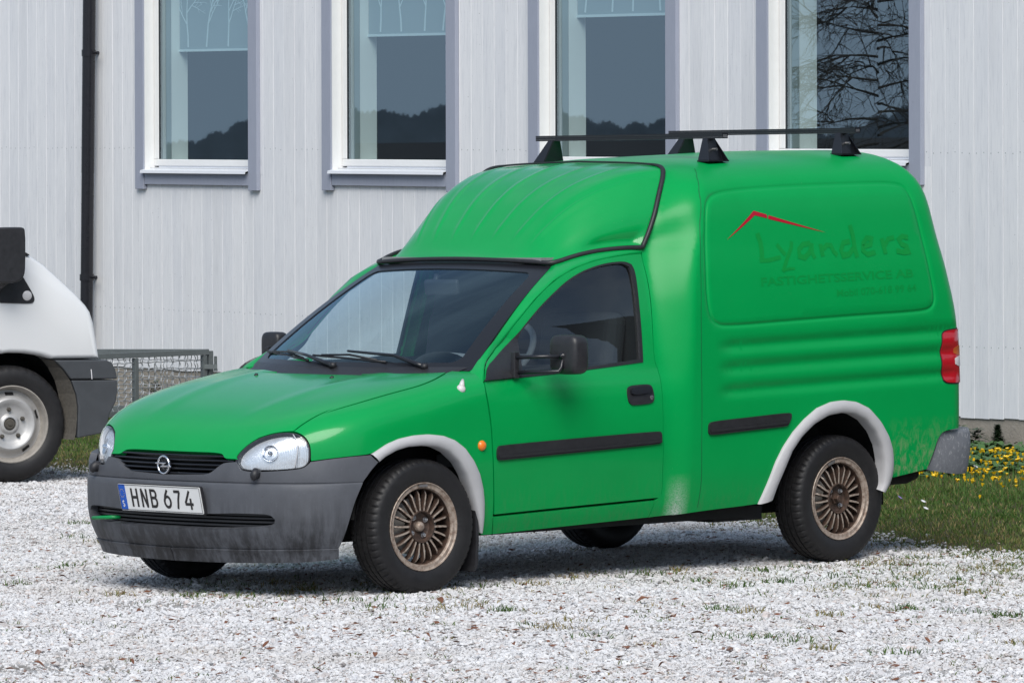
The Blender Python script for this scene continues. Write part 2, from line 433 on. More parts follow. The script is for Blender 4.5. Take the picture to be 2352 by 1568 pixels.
def tyre_mat():
    t = NT('tyre_rubber'); p = t.pos(); n = t.noise(p, 28, 6, .7); n2 = t.noise(p, 260, 3, .6)
    c = t.mix(n, (.008, .008, .009), (.024, .023, .024)); c = t.mix(t.ramp(n2, (.68, 0), (.76, .4)), c, (.14, .135, .13))
    t.set(color=c, rough=t.math('ADD', t.math('MULTIPLY', n, .3), .38), spec=.35); t.bump(n2, .2, .002); M['tyre'] = t.m
def rim_mats():
    for nm, a, b, k in (('rim_lip', (.40, .33, .275), (.17, .11, .08), .5), ('rim_dark', (.050, .034, .027), (.12, .072, .052), .5), ('rim_face', (.44, .37, .31), (.17, .11, .08), .55)):
        t = NT(nm); p = t.pos(); n = t.noise(p, 45, 6, .72)
        t.set(color=t.mix(t.ramp(n, (.42, 0), (.66, 1)), a, b), rough=.5, metal=.25, spec=.5); t.bump(n, .1, .002); M[nm] = t.m
def wall_paint():
    t = NT('white_board_paint'); p = t.coord('Object'); oi = t.n('ShaderNodeObjectInfo'); add = t.n('ShaderNodeVectorMath', operation='ADD')
    sc = t.n('ShaderNodeVectorMath', operation='SCALE'); sc.inputs[3].default_value = 37.0
    cx_ = t.n('ShaderNodeCombineXYZ'); t.l(oi.outputs['Random'], cx_.inputs[0]); t.l(oi.outputs['Random'], cx_.inputs[1]); t.l(cx_.outputs[0], sc.inputs[0])
    t.l(p, add.inputs[0]); t.l(sc.outputs[0], add.inputs[1]); m = t.n('ShaderNodeMapping'); m.inputs['Scale'].default_value = (1, 1, .055); t.l(add.outputs[0], m.inputs[0])
    g = t.noise(m.outputs[0], 85, 6, .72, .4); m2 = t.n('ShaderNodeMapping'); m2.inputs['Scale'].default_value = (1, 1, .16); t.l(add.outputs[0], m2.inputs[0])
    bl = t.noise(m2.outputs[0], 9, 5, .7); fl = t.noise(add.outputs[0], 95, 2, .5); st = t.noise(m2.outputs[0], 2.2, 4, .65)
    c = t.mix(oi.outputs['Random'], (.70, .712, .74), (.77, .775, .79))
    c = t.mix(t.ramp(bl, (.40, 0), (.68, .55)), c, (.80, .805, .815))
    c = t.mix(t.ramp(g, (.50, 0), (.68, .46)), c, (.50, .52, .56))
    c = t.mix(t.ramp(fl, (.745, 0), (.765, .8)), c, (.14, .14, .15))
    c = t.mix(t.ramp(st, (.50, 0), (.78, .35)), c, (.50, .51, .53))
    t.set(color=c, rough=.62, spec=.3); t.bump(g, .25, .004); M['board'] = t.m
def trim_paint():
    t = NT('blue_grey_trim_paint'); p = t.coord('Object'); m = t.n('ShaderNodeMapping'); m.inputs['Scale'].default_value = (1, 1, .1); t.l(p, m.inputs[0])
    g = t.noise(m.outputs[0], 60, 6, .7); fl = t.noise(p, 80, 2); c = t.mix(g, (.275, .30, .375), (.36, .385, .46)); c = t.mix(t.ramp(fl, (.74, 0), (.77, .8)), c, (.08, .08, .09))
    t.set(color=c, rough=.6, spec=.3); t.bump(g, .3, .004); M['trim'] = t.m
def gravel_mats():
    t = NT('gravel_stone'); oi = t.n('ShaderNodeObjectInfo'); p = t.pos(); n = t.noise(p, 130, 4, .6)
    c = t.ramp(oi.outputs['Random'], (0, (.60, .595, .60)), (.35, (.69, .685, .69)), (.66, (.76, .755, .76)), (.84, (.56, .56, .58)), (.93, (.62, .54, .50)), (.972, (.38, .37, .37)), (1, (.22, .13, .10)), interp='LINEAR')
    c = t.mix(t.ramp(n, (.35, 0), (.75, .35)), c, (.42, .41, .42)); c = t.mix(t.ramp(t.noise(p, 1.1, 5, .65), (.48, 0), (.70, .45)), c, (.46, .42, .38)); t.set(color=c, rough=.85, spec=.2); M['stone'] = t.m
    t = NT('gravel_bed'); p = t.pos(); n = t.noise(p, 3, 5, .6); v = t.n('ShaderNodeTexVoronoi'); v.inputs['Scale'].default_value = 70; t.l(p, v.inputs['Vector'])
    c = t.mix(t.sep(v.outputs['Color'])[0], (.42, .41, .405), (.66, .65, .645)); c = t.mix(t.ramp(n, (.42, 0), (.62, .85)), c, (.21, .18, .145))
    t.set(color=c, rough=.9, spec=.2); t.bump(v.outputs['Distance'], .8, .02); M['gravel'] = t.m
    t = NT('soil'); p = t.pos(); n = t.noise(p, 14, 6, .7); t.set(color=t.mix(n, (.045, .042, .022), (.105, .095, .05)), rough=.95, spec=.1); t.bump(n, .8, .03); M['soil'] = t.m
def grass_mat():
    t = NT('grass_blade'); a = t.n('ShaderNodeAttribute', attribute_name='hue'); f = a.outputs['Fac']
    c = t.ramp(f, (0, (.045, .105, .018)), (.35, (.085, .150, .030)), (.6, (.13, .17, .045)), (.8, (.25, .21, .085)), (1, (.36, .28, .13)))
    t.set(color=c, rough=.6, spec=.25); M['grass'] = t.m
    tr = t.n('ShaderNodeBsdfTranslucent'); t.l(c, tr.inputs[0]); mx = t.n('ShaderNodeMixShader'); mx.inputs[0].default_value = .3
    t.l(t.b.outputs[0], mx.inputs[1]); t.l(tr.outputs[0], mx.inputs[2]); t.l(mx.outputs[0], t.out.inputs[0])
green_paint(); rear_dirt_paint(); bumper_plastic(); rear_bumper(); tyre_mat(); rim_mats(); wall_paint(); trim_paint(); gravel_mats(); grass_mat()
glass('windscreen_glass', (.84, .95, .98), .11, rc=(.66, .88, 1.0)); glass('side_glass', (.74, .82, .83), .09); glass('window_glass', (.80, .90, .90), .25, rough=.010, rc=(.74, .90, 1.0)); glass('lens_glass', (.90, .92, .94), .06)
plain('rubber', (.018, .018, .021), .5, noise=.5, ns=40); plain('black_plastic', (.020, .020, .023), .42, noise=.45, ns=35, bump=.15); plain('black_satin', (.012, .013, .017), .3)
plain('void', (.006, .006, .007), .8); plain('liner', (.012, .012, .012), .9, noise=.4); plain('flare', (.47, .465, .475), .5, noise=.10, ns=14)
plain('chrome', (.82, .83, .86), .12, 1.0); plain('steel', (.45, .45, .46), .35, .9, noise=.2); plain('reflector', (.80, .81, .83), .16, .95)
plain('interior', (.024, .025, .027), .8, noise=.3); plain('dash', (.22, .225, .23), .7, noise=.25); plain('seat_cloth', (.028, .030, .034), .9, noise=.3, ns=80)
plain('amber', (.85, .20, .012), .25, coat=.5); plain('amber_dim', (.42, .10, .02), .3); plain('red_lens', (.42, .010, .018), .18, coat=.6); plain('clear_lens', (.62, .60, .60), .3)
plain('plate_white', (.78, .78, .77), .4, noise=.04, ns=20); plain('plate_blue', (.012, .10, .50), .4); plain('plate_black', (.02, .018, .018), .5); plain('plate_yellow', (.8, .6, .1), .5)
plain('decal_red', (.42, .0, .018), .35); plain('ghost', (.0, .258, .040), .4, noise=.12, ns=60, spec=.22, coat=.5, coat_rough=.12); plain('ghost2', (.0, .262, .047), .4, noise=.10, ns=60, spec=.22, coat=.5, coat_rough=.12); plain('seam', (.0, .10, .03), .6); plain('green_hook', (.0, .24, .06), .4)
plain('white_van_paint', (.78, .79, .80), .3, coat=.6, coat_rough=.06); plain('van_bumper', (.050, .055, .062), .55, noise=.25, ns=12, bump=.1); plain('steel_wheel', (.46, .455, .45), .42, .35, noise=.18, ns=25); plain('rust', (.31, .285, .255), .75, noise=.45, ns=30)
plain('mud', (.075, .068, .058), .95, noise=.6, ns=60, bump=.6); plain('upvc', (.76, .76, .75), .4, noise=.05, ns=12); plain('sill_metal', (.70, .72, .76), .4, noise=.05, ns=20)
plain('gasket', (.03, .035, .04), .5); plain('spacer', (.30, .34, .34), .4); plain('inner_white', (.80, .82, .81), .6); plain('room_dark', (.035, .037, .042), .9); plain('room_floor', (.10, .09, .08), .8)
plain('blind', (.30, .37, .41), .8); plain('blind_print', (.62, .72, .76), .7); plain('downpipe', (.010, .010, .014), .3, noise=.2); plain('concrete', (.30, .27, .23), .9, noise=.3, ns=9, bump=.5, bd=.01)
plain('galvanised', (.15, .17, .175), .5, .5, noise=.25, ns=25); plain('wire', (.34, .36, .38), .45, .6, noise=.3, ns=60)
plain('petal_yellow', (.80, .53, .01), .5); plain('petal_white', (.80, .78, .80), .5); plain('petal_violet', (.22, .16, .42), .5); plain('stem', (.07, .15, .03), .6); plain('leaf_green', (.045, .11, .025), .5, noise=.3, ns=40)
plain('leaf_dark', (.022, .045, .018), .5, noise=.4, ns=60); plain('dead_leaf', (.16, .065, .035), .75, noise=.5, ns=60); plain('bark', (.07, .055, .045), .9, noise=.4, ns=20, bump=.6); plain('roof_tile', (.045, .040, .040), .8, noise=.3, ns=8); plain('house_wall', (.16, .06, .045), .8, noise=.15, ns=4)
plain('hazy_forest', (.16, .19, .22), .9, noise=.4, ns=1.5); plain('asphalt', (.06, .06, .062), .9, noise=.2, ns=10); plain('paper', (.55, .57, .60), .8); plain('rim_white', (.55, .55, .55), .4)  # ridge woods: distance haze is painted in as a paler, bluer base colour

# ================================================================== the green van: surfaces
T_cab = Tab((.12, .735), (.20, .758), (.30, .790), (.40, .803), (.55, .815), (.65, .815), (.75, .808), (.82, .793), (.87, .776), (.95, .758), (1.10, .725), (1.25, .685), (1.34, .655), (1.40, .638), (1.50, .630))
T_car = Tab((.12, .76), (.22, .79), (.32, .815), (.45, .833), (.6, .84), (.9, .842), (1.1, .838), (1.25, .825), (1.40, .800), (1.5, .78))
T_plan = Tab((-.736, .02), (-.731, .12), (-.712, .26), (-.68, .40), (-.63, .518), (-.57, .605), (-.50, .675), (-.42, .73), (-.33, .77), (-.25, .79), (-.1, .807), (.05, .815), (.6, .815))
T_zc = Tab((-.72, .51), (-.70, .542), (-.667, .592), (-.63, .640), (-.58, .685), (-.538, .712), (-.45, .752), (-.3, .80), (-.1, .846), (.15, .883), (.30, .899), (.6, .93))
T_z1 = Tab((-.72, .495), (-.5, .52), (0, .58), (.3, .60), (.6, .61)); T_n = Tab((-.72, 4.2), (-.5, 4.6), (0, 5.5), (.3, 7), (.6, 7.5))
def f_nose(x, s):
    z1 = T_z1(x); n = T_n(x); wp = T_plan(x); H = T_zc(x)-z1
    lo = np.minimum(s, z1); W = T_cab(lo)/.815*wp
    ph = np.clip((s-z1)/.30, 0, 1.6); c, q = np.cos(ph), np.sin(ph)
    rho = (np.abs(c)**n+np.abs(q)**n+1e-12)**(-1/n)
    return np.stack([x+0*s, -W*rho*c, np.where(s > z1, z1+H*rho*q, s)], -1)
ZS = 1.40
T_ry = Tab((0, .638), (.06, .635), (.12, .634), (.20, .632), (.30, .611), (.40, .574), (.48, .540), (.56, .47), (1, 0)); T_rz = Tab((0, 1.382), (.06, 1.400), (.12, 1.442), (.20, 1.51), (.30, 1.595), (.40, 1.682), (.48, 1.722), (.56, 1.736), (1, 1.752))
T_rx = Tab((1.382, 1.415), (1.44, 1.452), (1.53, 1.50), (1.63, 1.565), (1.71, 1.630), (1.752, 1.66))
_p = np.linspace(.06, 1, 40); _f = np.arctan2((T_rz(_p)-1.40)/.35, T_ry(_p)/.80); _f[0] = 0.0; _f[-1] = math.pi/2
T_php = Tab(*zip(_f, _p))        # angle round the box section -> place along the rubber strip
T_zr = Tab((1.3, 1.745), (1.66, 1.753), (2.0, 1.772), (2.5, 1.789), (2.85, 1.800), (3.3, 1.80))
T_xa = Tab((.2, 1.36), (.9, 1.363), (1.15, 1.368), (1.28, 1.385), (1.36, 1.407), (1.40, 1.425), (1.45, 1.45)); T_wd = Tab((.2, .14), (.6, .16), (1.2, .18), (1.4, .19))
T_xe = Tab((.2, 3.25), (.7, 3.26), (1.0, 3.25), (1.24, 3.205), (1.45, 3.16), (1.63, 3.13), (1.75, 3.10), (1.85, 3.08)); RC = .10
def bump1(t, w): return np.exp(-(t/w)**2)
def ribs(x, z):
    """soft pressed flutes of the cargo side"""
    k = sst(1.64, 1.78, x)*(1-sst(3.14, 3.22, x)); t = z-(x-1.65)*.022
    return -k*(.013*bump1(t-.955, .026)+.013*bump1(t-.862, .028)+.012*bump1(t-.765, .026))-.004*k*sst(.70, .66, t)*0
PANEL = None
def groove(x, s):
    if PANEL is None: return 0*x
    pts = np.stack([x.ravel(), s.ravel()], 1); d = np.full(len(pts), 1.0)
    m = (pts[:, 0] > 1.5) & (pts[:, 1] > .95)
    if m.any(): d[m] = segdist(pts[m], PANEL)
    return (-.007*np.exp(-(d/.0085)**2)).reshape(x.shape)
def f_side(u, s):
    u, s = np.broadcast_arrays(u, s); H0 = None
    z0 = np.minimum(s, ZS); ph = np.clip((s-ZS)/.393, 0, math.pi/2)
    xe0 = T_xe(np.minimum(s, 1.75)); x = np.minimum(u, xe0-RC)
    b = sst(0, 1, (x-T_xa(z0))/T_wd(z0)); W = (T_cab(z0)-.128*sst(1.25, .30, x)*sst(.86, 1.02, z0))*(1-b)+T_car(z0)*b
    W4 = T_car(ZS)+0*x; ps = T_php(ph); ys = T_ry(ps); zs = T_rz(ps); xs = T_rx(zs)
    ta = np.clip((x-xs)/.19, 0, 1); wv = sst(0, .5, ph); tt = (1-wv)*(ta*ta*(3-2*ta))+wv*(1-(1-ta)**2)
    n = 4.0; c, q = np.cos(ph), np.sin(ph); rho = (c**n+q**n)**(-1/n); H = T_zr(x)-ZS
    up = s > ZS
    yc = W4*rho*c-.16*H*rho*q*c; zc_ = ZS+H*rho*q
    y = np.where(up, ys+(yc-ys)*tt, W); z = np.where(up, zs+(zc_-zs)*tt, s)
    nn = 2*n-1
    ny = np.where(up, -np.abs(c*rho)**(n-1)/np.maximum(W4, .1), -1.0); nz = np.where(up, np.abs(q*rho)**(n-1)/H, 0.0)
    L = np.hypot(ny, nz); ny, nz = ny/L, nz/L
    th = np.clip((u-(xe0-RC))/RC, 0, math.pi/2); fl = np.clip(u-(xe0-RC+RC*math.pi/2), 0, None)
    ins = RC*(1-np.cos(th))+fl; xx = np.where(u > xe0-RC, xe0-RC+RC*np.sin(th), u)
    d = ribs(xx, z)+groove(xx, s)
    return np.stack([xx, -y+ny*(d-ins), z+nz*(d-ins)], -1)
SIDE = Surf(f_side, (-.2, 3.36), (.18, ZS+.55), sign=1, n=130)
NOSE = Surf(f_nose, (-.70, .5), (.40, 1.06), sign=1, n=120)
# front bumper: plan curve swept with a vertical profile
_pl = np.array([(-.738, .06), (-.738, 0.0), (-.734, -.12), (-.719, -.26), (-.700, -.39), (-.672, -.50), (-.632, -.60), (-.580, -.675), (-.505, -.738), (-.42, -.775), (-.33, -.797), (-.25, -.809), (-.16, -.815)])
_al = np.r_[0, np.cumsum(np.linalg.norm(np.diff(_pl, axis=0), axis=1))]-.06
T_px = Tab(*zip(_al, _pl[:, 0])); T_py = Tab(*zip(_al, _pl[:, 1])); ALEN = _al[-1]
T_off = Tab((.10, -.085), (.145, -.072), (.17, -.064), (.22, -.036), (.28, -.014), (.34, -.005), (.44, -.004), (.460, -.006), (.4645, -.009), (.4675, -.016), (.471, -.012), (.50, -.010), (.56, -.016), (.60, -.034), (.66, -.07))
def f_bump(a, z):
    e = 1e-3; sg = np.where(a < 0, -1., 1.); aa = np.abs(a)
    x, y = T_px(aa), T_py(aa)*sg; tx = (T_px(aa+e)-T_px(aa-e))*sg; ty = T_py(aa+e)-T_py(aa-e); L = np.hypot(tx, ty)+1e-12
    k = 1-.55*sst(.75, 1.0, aa); o = T_off(z)*k+.016*(sst(.50, .53, z)*0)
    return np.stack([x+(ty/L)*o, y-(tx/L)*o, z+0*a], -1)
BUMP = Surf(f_bump, (-.35, ALEN), (.12, .64), sign=1, n=110)
# windscreen
def ws_bot(q): return np.stack([.185+.185*q**2, .675*q, .895+.005*q**2+0*q], -1)
def ws_top(q): return np.stack([.905+.055*q**2, .535*q, 1.325-.018*q**2], -1)
def f_ws(q, t):
    b, tp = ws_bot(q), ws_top(q); P = b+(tp-b)*t[..., None] if np.ndim(t) else b+(tp-b)*t
    P = np.array(P); k = 4*t*(1-t)*.028*(1-.35*q**2); P[..., 2] += k*.86; P[..., 0] -= k*.5; return P
WS = Surf(f_ws, (-1, 1), (0, 1), sign=-1, n=60)
# raised roof cap over the cab
T_g = Tab((0, 0), (.07, .085), (.2, .35), (.35, .60), (.5, .77), (.65, .88), (.8, .955), (1, 1))
def f_cap(v, p):
    v, p = np.broadcast_arrays(v, p)
    q = -(1-p); F = ws_top(q*1.0); F[..., 2] += .012; F[..., 0] += .012
    rz = T_rz(p); ry = -T_ry(p); rx = T_rx(rz)
    g = T_g(v); w = np.maximum(v, 1e-6)**.85
    P = np.stack([F[..., 0]+(rx-F[..., 0])*v, F[..., 1]+(ry-F[..., 1])*w, F[..., 2]+(rz-F[..., 2])*g], -1)
    P[..., 1] += .024*np.exp(-((p-.085)/.045)**2)*sst(.30, .62, v)*(1-sst(.90, 1.0, v))
    k = sst(.12, .2, v)*(1-sst(.92, .98, v)); r = 0*v
    for c in (.40, .60, .80, 1.0): r = r+np.exp(-((p-c)/.018)**2)
    P[..., 2] += .0040*k*r; P[..., 0] -= .0026*k*r
    return P
CAP = Surf(f_cap, (0, 1), (0, 1), sign=1, n=70)

van = empty('delivery_van'); tag(van, 'green high-roof delivery van with grey front bumper parked on the white gravel', 'van')
def un(s, v, *pts): return s.trace(*V(v, *pts))
G = M['paint']; G2 = M['paint2']

# ---- outlines on the side
door_rear = un(SIDE, 2, (2150, 70), (2180, 180), (2205, 350), (2213, 500), (2219, 620), (2243, 680), (2257, 760), (2265, 900), (2266, 1050))
door_rear = np.concatenate([door_rear, un(SIDE, 5, (147, 560), (146, 800), (141, 1000), (132, 1022))])
door_bot = un(SIDE, 3, (2225, 572), (1900, 605), (1500, 645), (1092, 688))
door_front = un(SIDE, 3, (1090, 560), (1087, 400), (1082, 250), (1075, 120), (1064, 10))
door_front = np.concatenate([door_front, un(SIDE, 2, (1372, 950), (1358, 850), (1345, 790), (1335, 735), (1336, 680), (1340, 645))])
door_top = un(SIDE, 2, (1352, 618), (1400, 560), (1500, 430), (1600, 303), (1700, 205), (1800, 145), (1900, 107), (2000, 86), (2090, 73))
hole = un(SIDE, 2, (1346, 728), (1349, 668), (1388, 627), (1440, 563), (1505, 492))
hole = np.concatenate([hole, un(SIDE, 7, (400, 800), (550, 620), (700, 470), (850, 330), (1000, 230), (1150, 165), (1300, 120), (1450, 98), (1550, 98), (1620, 130), (1660, 200), (1690, 400), (1720, 700), (1745, 1000), (1757, 1240), (1757, 1280), (1300, 1345), (800, 1410), (300, 1465), (120, 1485))])
glas = un(SIDE, 7, (285, 975), (410, 812), (560, 637), (705, 490), (860, 347), (1005, 252), (1150, 187), (1300, 145), (1450, 122), (1530, 124), (1592, 160), (1625, 230), (1657, 420), (1690, 720), (1712, 1000), (1725, 1240), (1300, 1312), (800, 1372), (330, 1432))
door_o = np.concatenate([door_rear, door_bot, door_front, door_top])
PANEL = smooth_poly(un(SIDE, 4, (445, 700), (445, 520), (462, 440), (530, 400), (700, 378), (1100, 352), (1500, 338), (1740, 338), (1810, 375), (1855, 470), (1920, 720), (1985, 1010), (2002, 1120), (1985, 1180), (1920, 1208), (1500, 1235), (1000, 1275), (600, 1308), (520, 1295), (475, 1235), (452, 1050)), 2)
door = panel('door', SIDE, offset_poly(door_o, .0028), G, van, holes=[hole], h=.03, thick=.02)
d0 = door[0]; d0['label'] = 'green front door with black rub strip and handle'
seal = panel('window_seal', SIDE, hole, M['rubber'], door[0], holes=[glas], h=.02, off=.003, thick=.012, mirror=False)
def mirrored(o, parent):
    me = o.data.copy(); n = o.copy(); n.data = me
    co = np.empty(len(me.vertices)*3); me.vertices.foreach_get('co', co); co = co.reshape(-1, 3); co[:, 1] *= -1
    nr = np.array([l.vector[:] for l in me.corner_normals]).reshape(-1, 3)
    lv = [l.vertex_index for l in me.loops]; vn = np.zeros((len(co), 3)); vn[lv] = nr; vn[:, 1] *= -1
    fs = [tuple(p.vertices)[::-1] for p in me.polygons]; sm = me.polygons[0].use_smooth if len(me.polygons) else False
    mt = me.materials[0] if me.materials else None
    r = mesh_obj(o.name.split('.')[0], co, fs, mt, parent, sm, vn if sm else None)
    for md in o.modifiers:
        if md.type == 'BEVEL':
            q = r.modifiers.new('edge', 'BEVEL'); q.width = md.width; q.segments = md.segments; q.limit_method = 'ANGLE'; q.angle_limit = md.angle_limit
    return r
mirrored(seal, door[1])
gl = panel('side_window', SIDE, offset_poly(glas, -.006), M['side_glass'], door[0], h=.05, off=-.008, thick=0, mirror=False); mirrored(gl, door[1])

# ---- hood and fender
shut = un(NOSE, 1, (1672, 243), (1690, 230), (1740, 190), (1850, 122), (1980, 67)); shut = np.concatenate([shut, un(NOSE, 2, (480, 908), (560, 880), (680, 845), (800, 810), (900, 782), (1000, 755), (1070, 727), (1115, 702), (1140, 685))])
lamp_top = un(NOSE, 1, (1224, 468), (1232, 440), (1262, 398), (1322, 343), (1400, 295), (1500, 262), (1600, 247))
lamp_out = un(NOSE, 1, (1700, 252), (1745, 275), (1782, 315), (1800, 360), (1806, 410), (1805, 470))
hood_half = np.concatenate([shut, ])
def mirror_poly(P): return P
# hood: symmetric, built on a full-width copy of the nose surface
def f_hood(x, w):
    """w: -1 .. 1 across the hood, angle based"""
    z1 = T_z1(x); n = T_n(x); wp = T_plan(x); H = T_zc(x)-z1; ph = math.pi/2*(1-np.abs(w)); c, q = np.cos(ph), np.sin(ph)
    rho = (np.abs(c)**n+np.abs(q)**n+1e-12)**(-1/n); y = wp*rho*c*np.sign(w); z = z1+H*rho*q
    cr = np.exp(-((np.abs(y)-(.30+.12*(x+.5)))/.05)**2)*sst(-.62, -.4, x)*.004
    return np.stack([x+0*w, y, z+cr], -1)
HOOD = Surf(f_hood, (-.70, .36), (-1, 1), sign=1, n=120)
def nose_to_hood(ab):
    z1 = T_z1(ab[:, 0]); ph = (ab[:, 1]-z1)/.30; return np.stack([ab[:, 0], -(1-ph/(math.pi/2))], 1)
hs = nose_to_hood(shut); ht = nose_to_hood(lamp_top)
gtop = un(HOOD, 1, (1118, 466), (1110, 432), (1085, 420), (900, 412), (738, 405))      # near half of the grille notch
hr = un(HOOD, 2, (1060, 690), (900, 693), (700, 694))
gtop[-1, 1] = 0
near = np.concatenate([gtop[::-1], ht, hs, hr])            # from centre front, round the lamp, back along the shut line, to the cowl
x_mid = hr[-1, 0]-.015
near = np.concatenate([near, [[x_mid-.012, -.25], [x_mid-.02, 0]]])
far = near[::-1]*[1, -1]; hood_o = np.concatenate([near, far[1:-1]])
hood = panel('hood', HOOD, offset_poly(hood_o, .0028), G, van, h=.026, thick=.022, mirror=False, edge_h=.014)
fl_out = un(SIDE, 3, (300, 245), (360, 205), (440, 170), (540, 148), (640, 140), (740, 150), (820, 180), (890, 235), (950, 320), (990, 410), (1010, 500), (1018, 600), (1012, 720), (1000, 800))
fl_in = un(SIDE, 3, (345, 292), (420, 250), (500, 225), (600, 217), (700, 225), (780, 262), (850, 332), (898, 420), (930, 520), (955, 620), (972, 720), (975, 800))
def side_to_nose(ab):
    P = SIDE(ab[:, 0], ab[:, 1]); return NOSE.trace(*proj(P))
bump_top = un(NOSE, 1, (1815, 478), (1950, 460), (2091, 445)); bump_top = np.concatenate([bump_top, un(NOSE, 3, (110, 292), (252, 278))])
arch_n = un(NOSE, 3, (300, 250), (360, 210), (440, 175), (540, 152), (640, 144), (740, 154), (820, 184), (890, 239), (950, 324), (990, 414), (1008, 504), (1014, 600), (1008, 720), (998, 800))
fend_o = np.concatenate([bump_top, arch_n, un(NOSE, 3, (1003, 826), (1076, 818), (1082, 700), (1089, 560), (1085, 400), (1080, 250), (1073, 120), (1062, 10)),
                         un(NOSE, 2, (1369, 950), (1355, 850), (1342, 790), (1332, 735), (1333, 680), (1338, 645), (1345, 628), (1300, 634), (1255, 646), (1228, 655), (1142, 686)), shut[::-1], lamp_out])
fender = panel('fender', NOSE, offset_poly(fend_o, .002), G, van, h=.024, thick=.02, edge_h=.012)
# ---- sill
sill_o = un(SIDE, 3, (1085, 700), (1500, 657), (1900, 617), (2180, 588), (2165, 640), (2135, 705), (1650, 757), (1250, 800), (1080, 818))
panel('sill', SIDE, offset_poly(sill_o, .0012), G2, van, h=.04, thick=.03)
# ---- cargo body
rf_out = un(SIDE, 5, (740, 1072), (760, 1030), (800, 940), (850, 810), (900, 710), (960, 620), (1030, 540), (1110, 470), (1200, 430), (1280, 420), (1360, 430), (1440, 470), (1510, 550), (1560, 640), (1585, 720), (1592, 800), (1588, 870), (1572, 930), (1535, 998))
rf_in = un(SIDE, 5, (828, 1040), (860, 950), (900, 860), (950, 740), (1010, 650), (1090, 570), (1180, 515), (1270, 497), (1350, 505), (1420, 545), (1480, 620), (1518, 710), (1533, 800), (1532, 880), (1523, 950), (1505, 985))
sline = []
for z in np.linspace(1.385, 1.70, 10): sline.append((float(T_rx(z)), z))
SM = ZS+.393*math.pi/2
front = [(float(T_rx(float(T_rz(p_)))), ZS+.393*float(ph_)) for p_, ph_ in zip(_p[::2], _f[::2])]
front = np.array([(float(T_rx(T_rz(T_php(f_)))), ZS+.393*f_) for f_ in np.linspace(0, math.pi/2, 26)])
low = un(SIDE, 3, (2182, 592), (2168, 640), (2140, 703), (2352, 680)); low = np.concatenate([low, un(SIDE, 5, (200, 1143), (400, 1115), (640, 1086))])
rear_low = un(SIDE, 5, (1592, 906), (1700, 880), (1808, 852), (1850, 742), (1880, 652), (1912, 614), (1984, 598))
UEND = 3.36
cargo_o = np.concatenate([door_rear[::-1]*1.0, front[1:], [[2.2, SM], [3.0+RC*1.4, SM]],
                          [[float(T_xe(min(s, 1.75)))-RC+RC*math.pi/2, s] for s in np.linspace(SM, rear_low[-1, 1]+.004, 40)[1:]], rear_low[::-1], rf_out[:-2][::-1], low[::-1][0:]])
cargo_o = cargo_o[::-1]
def clean(P, e=.0015):
    out = [P[0]]
    for q in P[1:]:
        if np.linalg.norm(q-out[-1]) > e: out.append(q)
    if np.linalg.norm(out[0]-out[-1]) < e: out.pop()
    return np.array(out)
cargo_o = clean(cargo_o)
tail = un(SIDE, 8, (520, 85), (455, 104), (436, 140), (433, 240), (433, 340), (437, 430), (442, 510), (455, 552), (510, 570))
rg = [offset_poly(PANEL, .006), offset_poly(PANEL, -.006), offset_poly(PANEL, .014), offset_poly(PANEL, -.014), PANEL]
_xx = np.stack(np.meshgrid(np.arange(1.62, 3.25, .03), np.arange(.70, 1.02, .010), indexing='ij'), -1).reshape(-1, 2)
_cc = np.stack(np.meshgrid(np.arange(3.0, 3.36, .012), np.arange(.42, SM, .03), indexing='ij'), -1).reshape(-1, 2)
_ff = np.stack(np.meshgrid(np.arange(1.36, 1.88, .012), np.arange(.3, SM, .03), indexing='ij'), -1).reshape(-1, 2)
cargo = panel('cargo_side', SIDE, cargo_o, G2, van, h=.035, thick=.015, rings=rg, extra=np.concatenate([_xx, _cc, _ff]), edge_h=.02)
# rear doors close the back
mb = MB(); zz = np.linspace(.40, 1.78, 16); prof = []
vv = []; ff = []
for i, z in enumerate(zz):
    w = float(np.interp(z, [.4, 1.4, 1.6, 1.70, 1.74, 1.78], [.735, .70, .63, .55, .45, .2])); x = float(T_xe(min(z, 1.75)))+.0
    vv += [(x, -w, z), (x, w, z)]
for i in range(15): ff.append((2*i, 2*i+1, 2*i+3, 2*i+2))
mesh_obj('rear_doors', vv, ff, G2, van, True)
# cap
capo = [(0.004, p) for p in np.linspace(0, 1, 30)]+[(v, 1) for v in np.linspace(.02, .995, 26)]+[(.996, p) for p in np.linspace(1, 0, 40)[1:]]+[(v, 0.0) for v in np.linspace(.97, .02, 26)]
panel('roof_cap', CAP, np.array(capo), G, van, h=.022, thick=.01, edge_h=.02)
# rubber strip round the cap
def cap_pt(v, p): 
    n = CAP.nrm(np.array(v), np.array(p)); return f_cap(np.array(float(v)), np.array(float(p)))+n*.006
path = [cap_pt(0.0, p) for p in np.linspace(1, 0.0, 26)]+[cap_pt(v, 0.0) for v in np.linspace(.03, .97, 22)]+[cap_pt(1.0, p) for p in np.linspace(0, 1, 50)]
path = np.array(path); path = np.concatenate([path, (path*[1, -1, 1])[::-1][1:-1]])
lead = np.array([-.62, -.30, .72])*.010
npth = len(path); ks = path.copy()
for i in range(len(path)):
    j = i if i < 98 else npth-i
    w_ = 1.0 if j < 50 else max(0.0, 1-(j-50)/20)
    ks[i] = path[i]+w_*np.array([-.005, (-.006 if path[i][1] < 0 else .010) if abs(path[i][1]) > .3 else 0, .003])
k = np.concatenate([ks[-1:], ks, ks[:1]]); ks = (k[:-2]+2*k[1:-1]+k[2:])/4
rad_ = [((.0095 if min(i, npth-i) < 25 else .0110) if min(i, npth-i) < 70 else max(.0045, .0110-.0010*(min(i, npth-i)-70))) for i in range(npth)]
